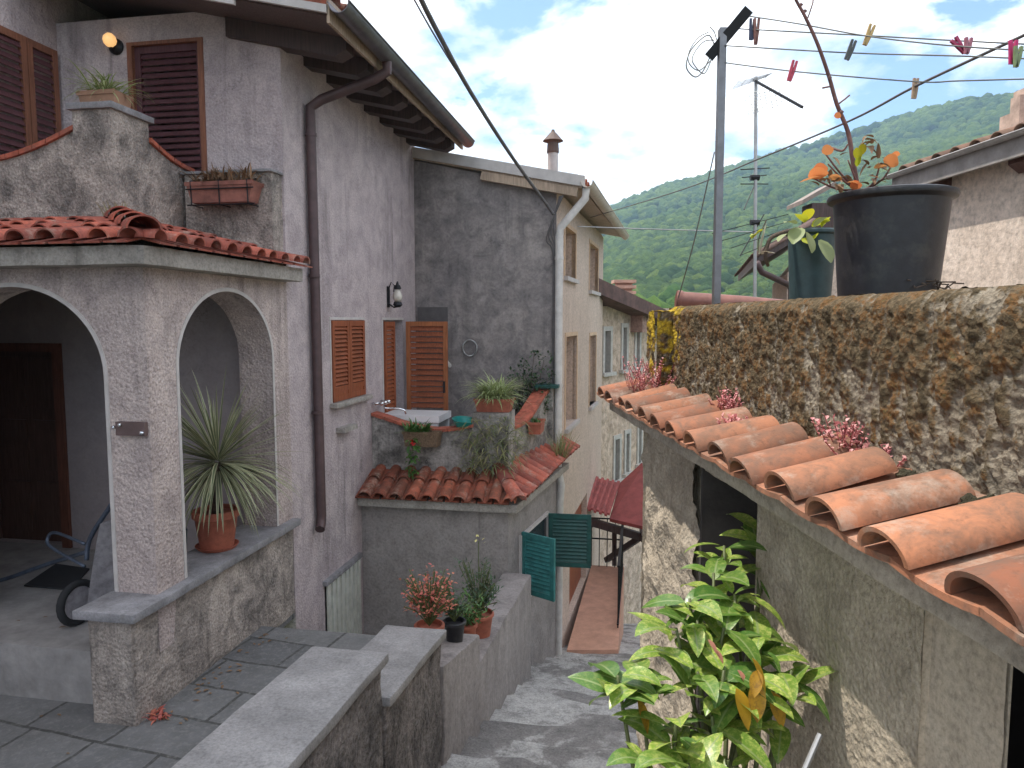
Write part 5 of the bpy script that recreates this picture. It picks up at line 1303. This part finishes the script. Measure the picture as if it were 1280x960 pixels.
# ------------------------------------------------------------------ HILLS AND FOREST
prof = [(-1500, 330), (0, 330), (500, 330), (650, 302), (750, 272), (790, 252), (830, 237), (855, 231), (880, 227), (920, 211), (960, 196), (1000, 187), (1060, 171), (1120, 155), (1180, 140), (1280, 117), (1500, 70), (2000, 20), (3500, 20)]
def ridge(x):
    for (a, ya), (c_, yc_) in zip(prof[:-1], prof[1:]):
        if a <= x <= c_: return ya + (yc_ - ya) * (x - a) / (c_ - a)
    return 330
def rdist(x): return 820 - 260 * min(1, max(0, (x - 700) / 600))
D0_ = 120.0
def hillpt(x, s):
    yr = ridge(x); rd = rdist(x); r = ray(x, yr); zr_ = r.z / r.y * rd
    if s <= 1:
        d = D0_ + (rd - D0_) * s; z = -16 + (zr_ + 16) * s ** 1.12
    else:
        d = rd + (s - 1) * 400; z = zr_ - (s - 1) * 220
    rr = ray(x, 400); p = V((rr.x / rr.y * d, d, z))
    p.z += 10 * noise.fractal(V((p.x, p.y, 0)) * .006, 1, 2, 4) * min(1, s * 2) * (0 if abs(s - 1) < .02 else 1) + 7 * noise.noise(V((p.x, p.y, 9)) * .013) * min(1, s)
    return p
hb = MB(); xs = list(range(-1400, 3400, 24)); ss = [i / 40 for i in range(0, 54)]
vs = [hillpt(x, s) for s in ss for x in xs]; n = len(xs)
hb.add(vs, [(i * n + j, i * n + j + 1, (i + 1) * n + j + 1, (i + 1) * n + j) for i in range(len(ss) - 1) for j in range(n - 1)])
setp(hb.build('hills', simple('hill_ground', (.04, .065, .02), 1, 0, .3, .03), None, True), 'steep wooded hillside closing the valley', 'hills', kind='structure')
def ico():
    import bmesh
    bm = bmesh.new(); bmesh.ops.create_icosphere(bm, subdivisions=2, radius=1); v = np.array([p.co[:] for p in bm.verts], dtype=np.float32)
    f = np.array([[q.index for q in p.verts] for p in bm.faces], dtype=np.int32); bm.free(); return v, f
iv, iff = ico()
variants = []
for k in range(10):
    d = np.array([1 + .38 * noise.fractal(V(p.tolist()) * 1.7 + V((k * 7.3, 0, 0)), .8, 2, 3) for p in iv], dtype=np.float32)
    variants.append((iv * d[:, None]) * np.array([1, 1, .85], dtype=np.float32))
def forest(name, label, cs, mat):
    allv = []; allf = []; alld = []; off = 0
    for (p, r) in cs:
        a = rnd(0, 6.28); c_, s_ = math.cos(a), math.sin(a); v = variants[random.randrange(10)]
        w_ = np.stack([v[:, 0] * c_ - v[:, 1] * s_, v[:, 0] * s_ + v[:, 1] * c_, v[:, 2] * rnd(.8, 1.25)], 1) * r + np.array([p.x, p.y, p.z], dtype=np.float32)
        allv.append(w_); allf.append(iff + off); off += len(v); alld.append(np.full(len(v), random.random(), dtype=np.float32))
    v = np.concatenate(allv).astype(np.float32); f_ = np.concatenate(allf).astype(np.int32); d = np.concatenate(alld)
    me = bpy.data.meshes.new(name); me.vertices.add(len(v)); me.vertices.foreach_set('co', v.ravel()); me.loops.add(f_.size); me.loops.foreach_set('vertex_index', f_.ravel())
    me.polygons.add(len(f_)); me.polygons.foreach_set('loop_start', np.arange(0, f_.size, 3, dtype=np.int32)); me.update(calc_edges=True)
    at_ = me.attributes.new('dat', 'FLOAT_VECTOR', 'POINT'); at_.data.foreach_set('vector', np.stack([d, d, d], 1).ravel().astype(np.float32))
    me.polygons.foreach_set('use_smooth', np.ones(len(f_), dtype=bool)); me.materials.append(mat)
    ob = bpy.data.objects.new(name, me); col.objects.link(ob); return setp(ob, label, 'forest', kind='stuff')
def treemat(name, a, b_, c_):
    n = NT(name); x, y, r = n.attr()
    cc = n.ramp(x, [(0, a), (.5, b_), (1, c_)])
    cc = n.mix(n.math('MULTIPLY', n.ramp(n.noise(.012, 4, .6), [(.4, 0), (.65, 1)]), .5), cc, tuple(v * 1.5 for v in c_))
    cc = n.mix(n.math('MULTIPLY', n.ramp(n.noise(.6, 4, .7), [(.4, 0), (.6, 1)]), .5), cc, a)
    n.bump(n.noise(.9, 5, .75), 1.0, 1.6)
    return n.out(cc, 1, spec=.1)
cs = []
for _ in range(20000):
    x = rnd(560, 1560); s = rnd(0.02, 1.06) ** .8; p = hillpt(x, s); r = rnd(2.4, 5.0) * (.75 + .35 * s); cs.append((p + V((0, 0, r * .45)), r))
forest('forest', 'dense deciduous forest covering the far hillside', cs, treemat('hill_tree', (.02, .045, .01), (.055, .1, .018), (.12, .165, .028)))
cs = []
for _ in range(330):
    x = rnd(690, 1080); d = rnd(120, 185); top = 366 + 20 * abs((x - 862) / 60) ** 1.2 * .35 + (d - 185) * -.25
    yy = top + rnd(-14, 40); p = at(x, yy, d); r = rnd(1.8, 3.9); cs.append((p - V((0, 0, r)), r))
    if random.random() < .6: cs.append((p - V((0, 0, 7)), 4.5))
forest('forest', 'brighter nearer wood below the hill beside the brown chimney', cs, treemat('near_tree', (.03, .08, .015), (.08, .15, .022), (.15, .22, .03)))

import bmesh
def wear(ob, off=.009, amp=.005, step=.09):
    me = ob.data; bm = bmesh.new(); bm.from_mesh(me)
    bmesh.ops.remove_doubles(bm, verts=bm.verts, dist=1e-5)
    es = [e for e in bm.edges if len(e.link_faces) == 2 and e.calc_face_angle(0) > .5]
    bmesh.ops.bevel(bm, geom=es, offset=off, segments=2, affect='EDGES', profile=.6)
    for _ in range(3):
        groups = {}
        for e in bm.edges:
            k = int(e.calc_length() / step)
            if k >= 1: groups.setdefault(min(k, 40), []).append(e)
        if not groups: break
        for k, ee in groups.items():
            ee = [e for e in ee if e.is_valid]
            if ee: bmesh.ops.subdivide_edges(bm, edges=ee, cuts=k, use_grid_fill=True)
        break
    o = WM[ob].translation
    for v in bm.verts:
        w_ = v.co + o
        v.co += noise.noise_vector(w_ * 5) * amp + noise.noise_vector(w_ * 22) * amp * .5
    bm.to_mesh(me); bm.free()
    me.polygons.foreach_set('use_smooth', [True] * len(me.polygons)); me.set_sharp_from_angle(angle=math.radians(50)); me.update()
for o_ in list(bpy.data.objects):
    if o_.type != 'MESH': continue
    nm = o_.name.split('.')[0]; pn = o_.parent.name.split('.')[0] if o_.parent else ''
    if pn == 'stair_wall': wear(o_, .012 if nm == 'coping' else .02, .006 if nm == 'coping' else .012)
    elif nm in ('sill_slab', 'porch_low_wall', 'pedestal_cap', 'eave_band', 'eave_slab', 'window_sill', 'gate_lintel', 'ledge_cap'): wear(o_, .007 if nm != 'porch_low_wall' else .02, .004 if nm != 'porch_low_wall' else .01)
# ------------------------------------------------------------------ HAZE
hz = MB(); hz.box(-1600, 1600, -1600, 1600, -10, 320)
nh = NT('haze_air'); nh.n.remove(nh.b)
pv = nh.n.new('ShaderNodeVolumePrincipled'); pv.inputs['Density'].default_value = .0005; pv.inputs['Color'].default_value = (.48, .72, 1, 1); pv.inputs['Anisotropy'].default_value = .2
nh.link(pv.outputs[0], nh.n['Material Output'].inputs['Volume'])
hzo = setp(hz.build('haze', nh.m), 'thin bluish air over the valley', 'haze', kind='stuff')

# ------------------------------------------------------------------ LIGHT, SKY, CAMERA
sd_ = V((-1, .3, 2.4)).normalized()
su = bpy.data.lights.new('sun', 'SUN'); su.energy = 2.45; su.angle = math.radians(.6); su.color = (1, .95, .87)
so = bpy.data.objects.new('sun', su); col.objects.link(so); so.rotation_euler = sd_.to_track_quat('Z', 'Y').to_euler(); so.location = (0, 0, 30)
wd = bpy.data.worlds.new('World'); sc.world = wd; wd.use_nodes = True
nt = wd.node_tree; nd = nt.nodes; bg = nd['Background']; bg.inputs[1].default_value = .15
sky = nd.new('ShaderNodeTexSky'); sky.sky_type = 'NISHITA'; sky.sun_disc = False
sky.sun_elevation = math.asin(sd_.z); sky.sun_rotation = math.atan2(sd_.x, sd_.y); sky.air_density = 1.0; sky.dust_density = 1.2
tc = nd.new('ShaderNodeTexCoord'); sep = nd.new('ShaderNodeSeparateXYZ'); nt.links.new(tc.outputs['Generated'], sep.inputs[0])
def mth(op, a, b=0.0):
    m = nd.new('ShaderNodeMath'); m.operation = op
    for s, v in zip(m.inputs, (a, b)):
        if isinstance(v, bpy.types.NodeSocket): nt.links.new(v, s)
        else: s.default_value = v
    return m.outputs[0]
zc = mth('ADD', mth('MAXIMUM', sep.outputs[2], 0.0), .22)
cx = nd.new('ShaderNodeCombineXYZ'); nt.links.new(mth('DIVIDE', sep.outputs[0], zc), cx.inputs[0]); nt.links.new(mth('DIVIDE', sep.outputs[1], zc), cx.inputs[1])
def wnoise(scale, detail, off, rough=.55, dist=.3):
    mp = nd.new('ShaderNodeMapping'); mp.inputs['Location'].default_value = off; nt.links.new(cx.outputs[0], mp.inputs[0])
    n_ = nd.new('ShaderNodeTexNoise'); n_.inputs['Scale'].default_value = scale; n_.inputs['Detail'].default_value = detail; n_.inputs['Roughness'].default_value = rough; n_.inputs['Distortion'].default_value = dist
    nt.links.new(mp.outputs[0], n_.inputs[0]); return n_.outputs[0]
def wramp(f, st):
    r = nd.new('ShaderNodeValToRGB'); e = r.color_ramp.elements
    while len(e) < len(st): e.new(.5)
    for i, (p, c_) in enumerate(st): e[i].position = p; e[i].color = (*c_, 1)
    nt.links.new(f, r.inputs[0]); return r.outputs[0]
CLO = (3.1, 1.35, 0)
mask = wramp(wnoise(2.1, 9, CLO, .58), [(.385, (0, 0, 0)), (.50, (1, 1, 1))])
shade = wramp(wnoise(3.2, 8, (8.3, 2.2, 0), .6), [(.33, (3.4, 3.6, 3.9)), (.45, (4.9, 5.0, 5.15)), (.56, (8, 8, 8))])
shade_m = nd.new('ShaderNodeMix'); shade_m.data_type = 'RGBA'; shade_m.blend_type = 'MIX'
nt.links.new(mask, shade_m.inputs[0]); skt = nd.new('ShaderNodeMix'); skt.data_type = 'RGBA'; skt.blend_type = 'MULTIPLY'; skt.inputs[0].default_value = 1; skt.inputs[7].default_value = (.6, .68, .78, 1)
nt.links.new(sky.outputs[0], skt.inputs[6]); nt.links.new(skt.outputs[2], shade_m.inputs[6]); nt.links.new(shade, shade_m.inputs[7])
nt.links.new(shade_m.outputs[2], bg.inputs[0])

cam = bpy.data.cameras.new('camera'); co = bpy.data.objects.new('camera', cam); col.objects.link(co)
cam.sensor_width = 36; cam.lens = 36 * FPX / 1280; cam.clip_end = 4000; cam.clip_start = .05
co.rotation_euler = (PI / 2 - PITCH, 0, 0); sc.camera = co
sc.render.engine = 'CYCLES'
sc.cycles.use_denoising = True
sc.cycles.max_bounces = 6; sc.cycles.volume_bounces = 0
vs_ = sc.view_settings; vs_.view_transform = 'Standard'; vs_.look = 'None'; vs_.gamma = 1; vs_.use_curve_mapping = False
vs_.exposure = 1.22
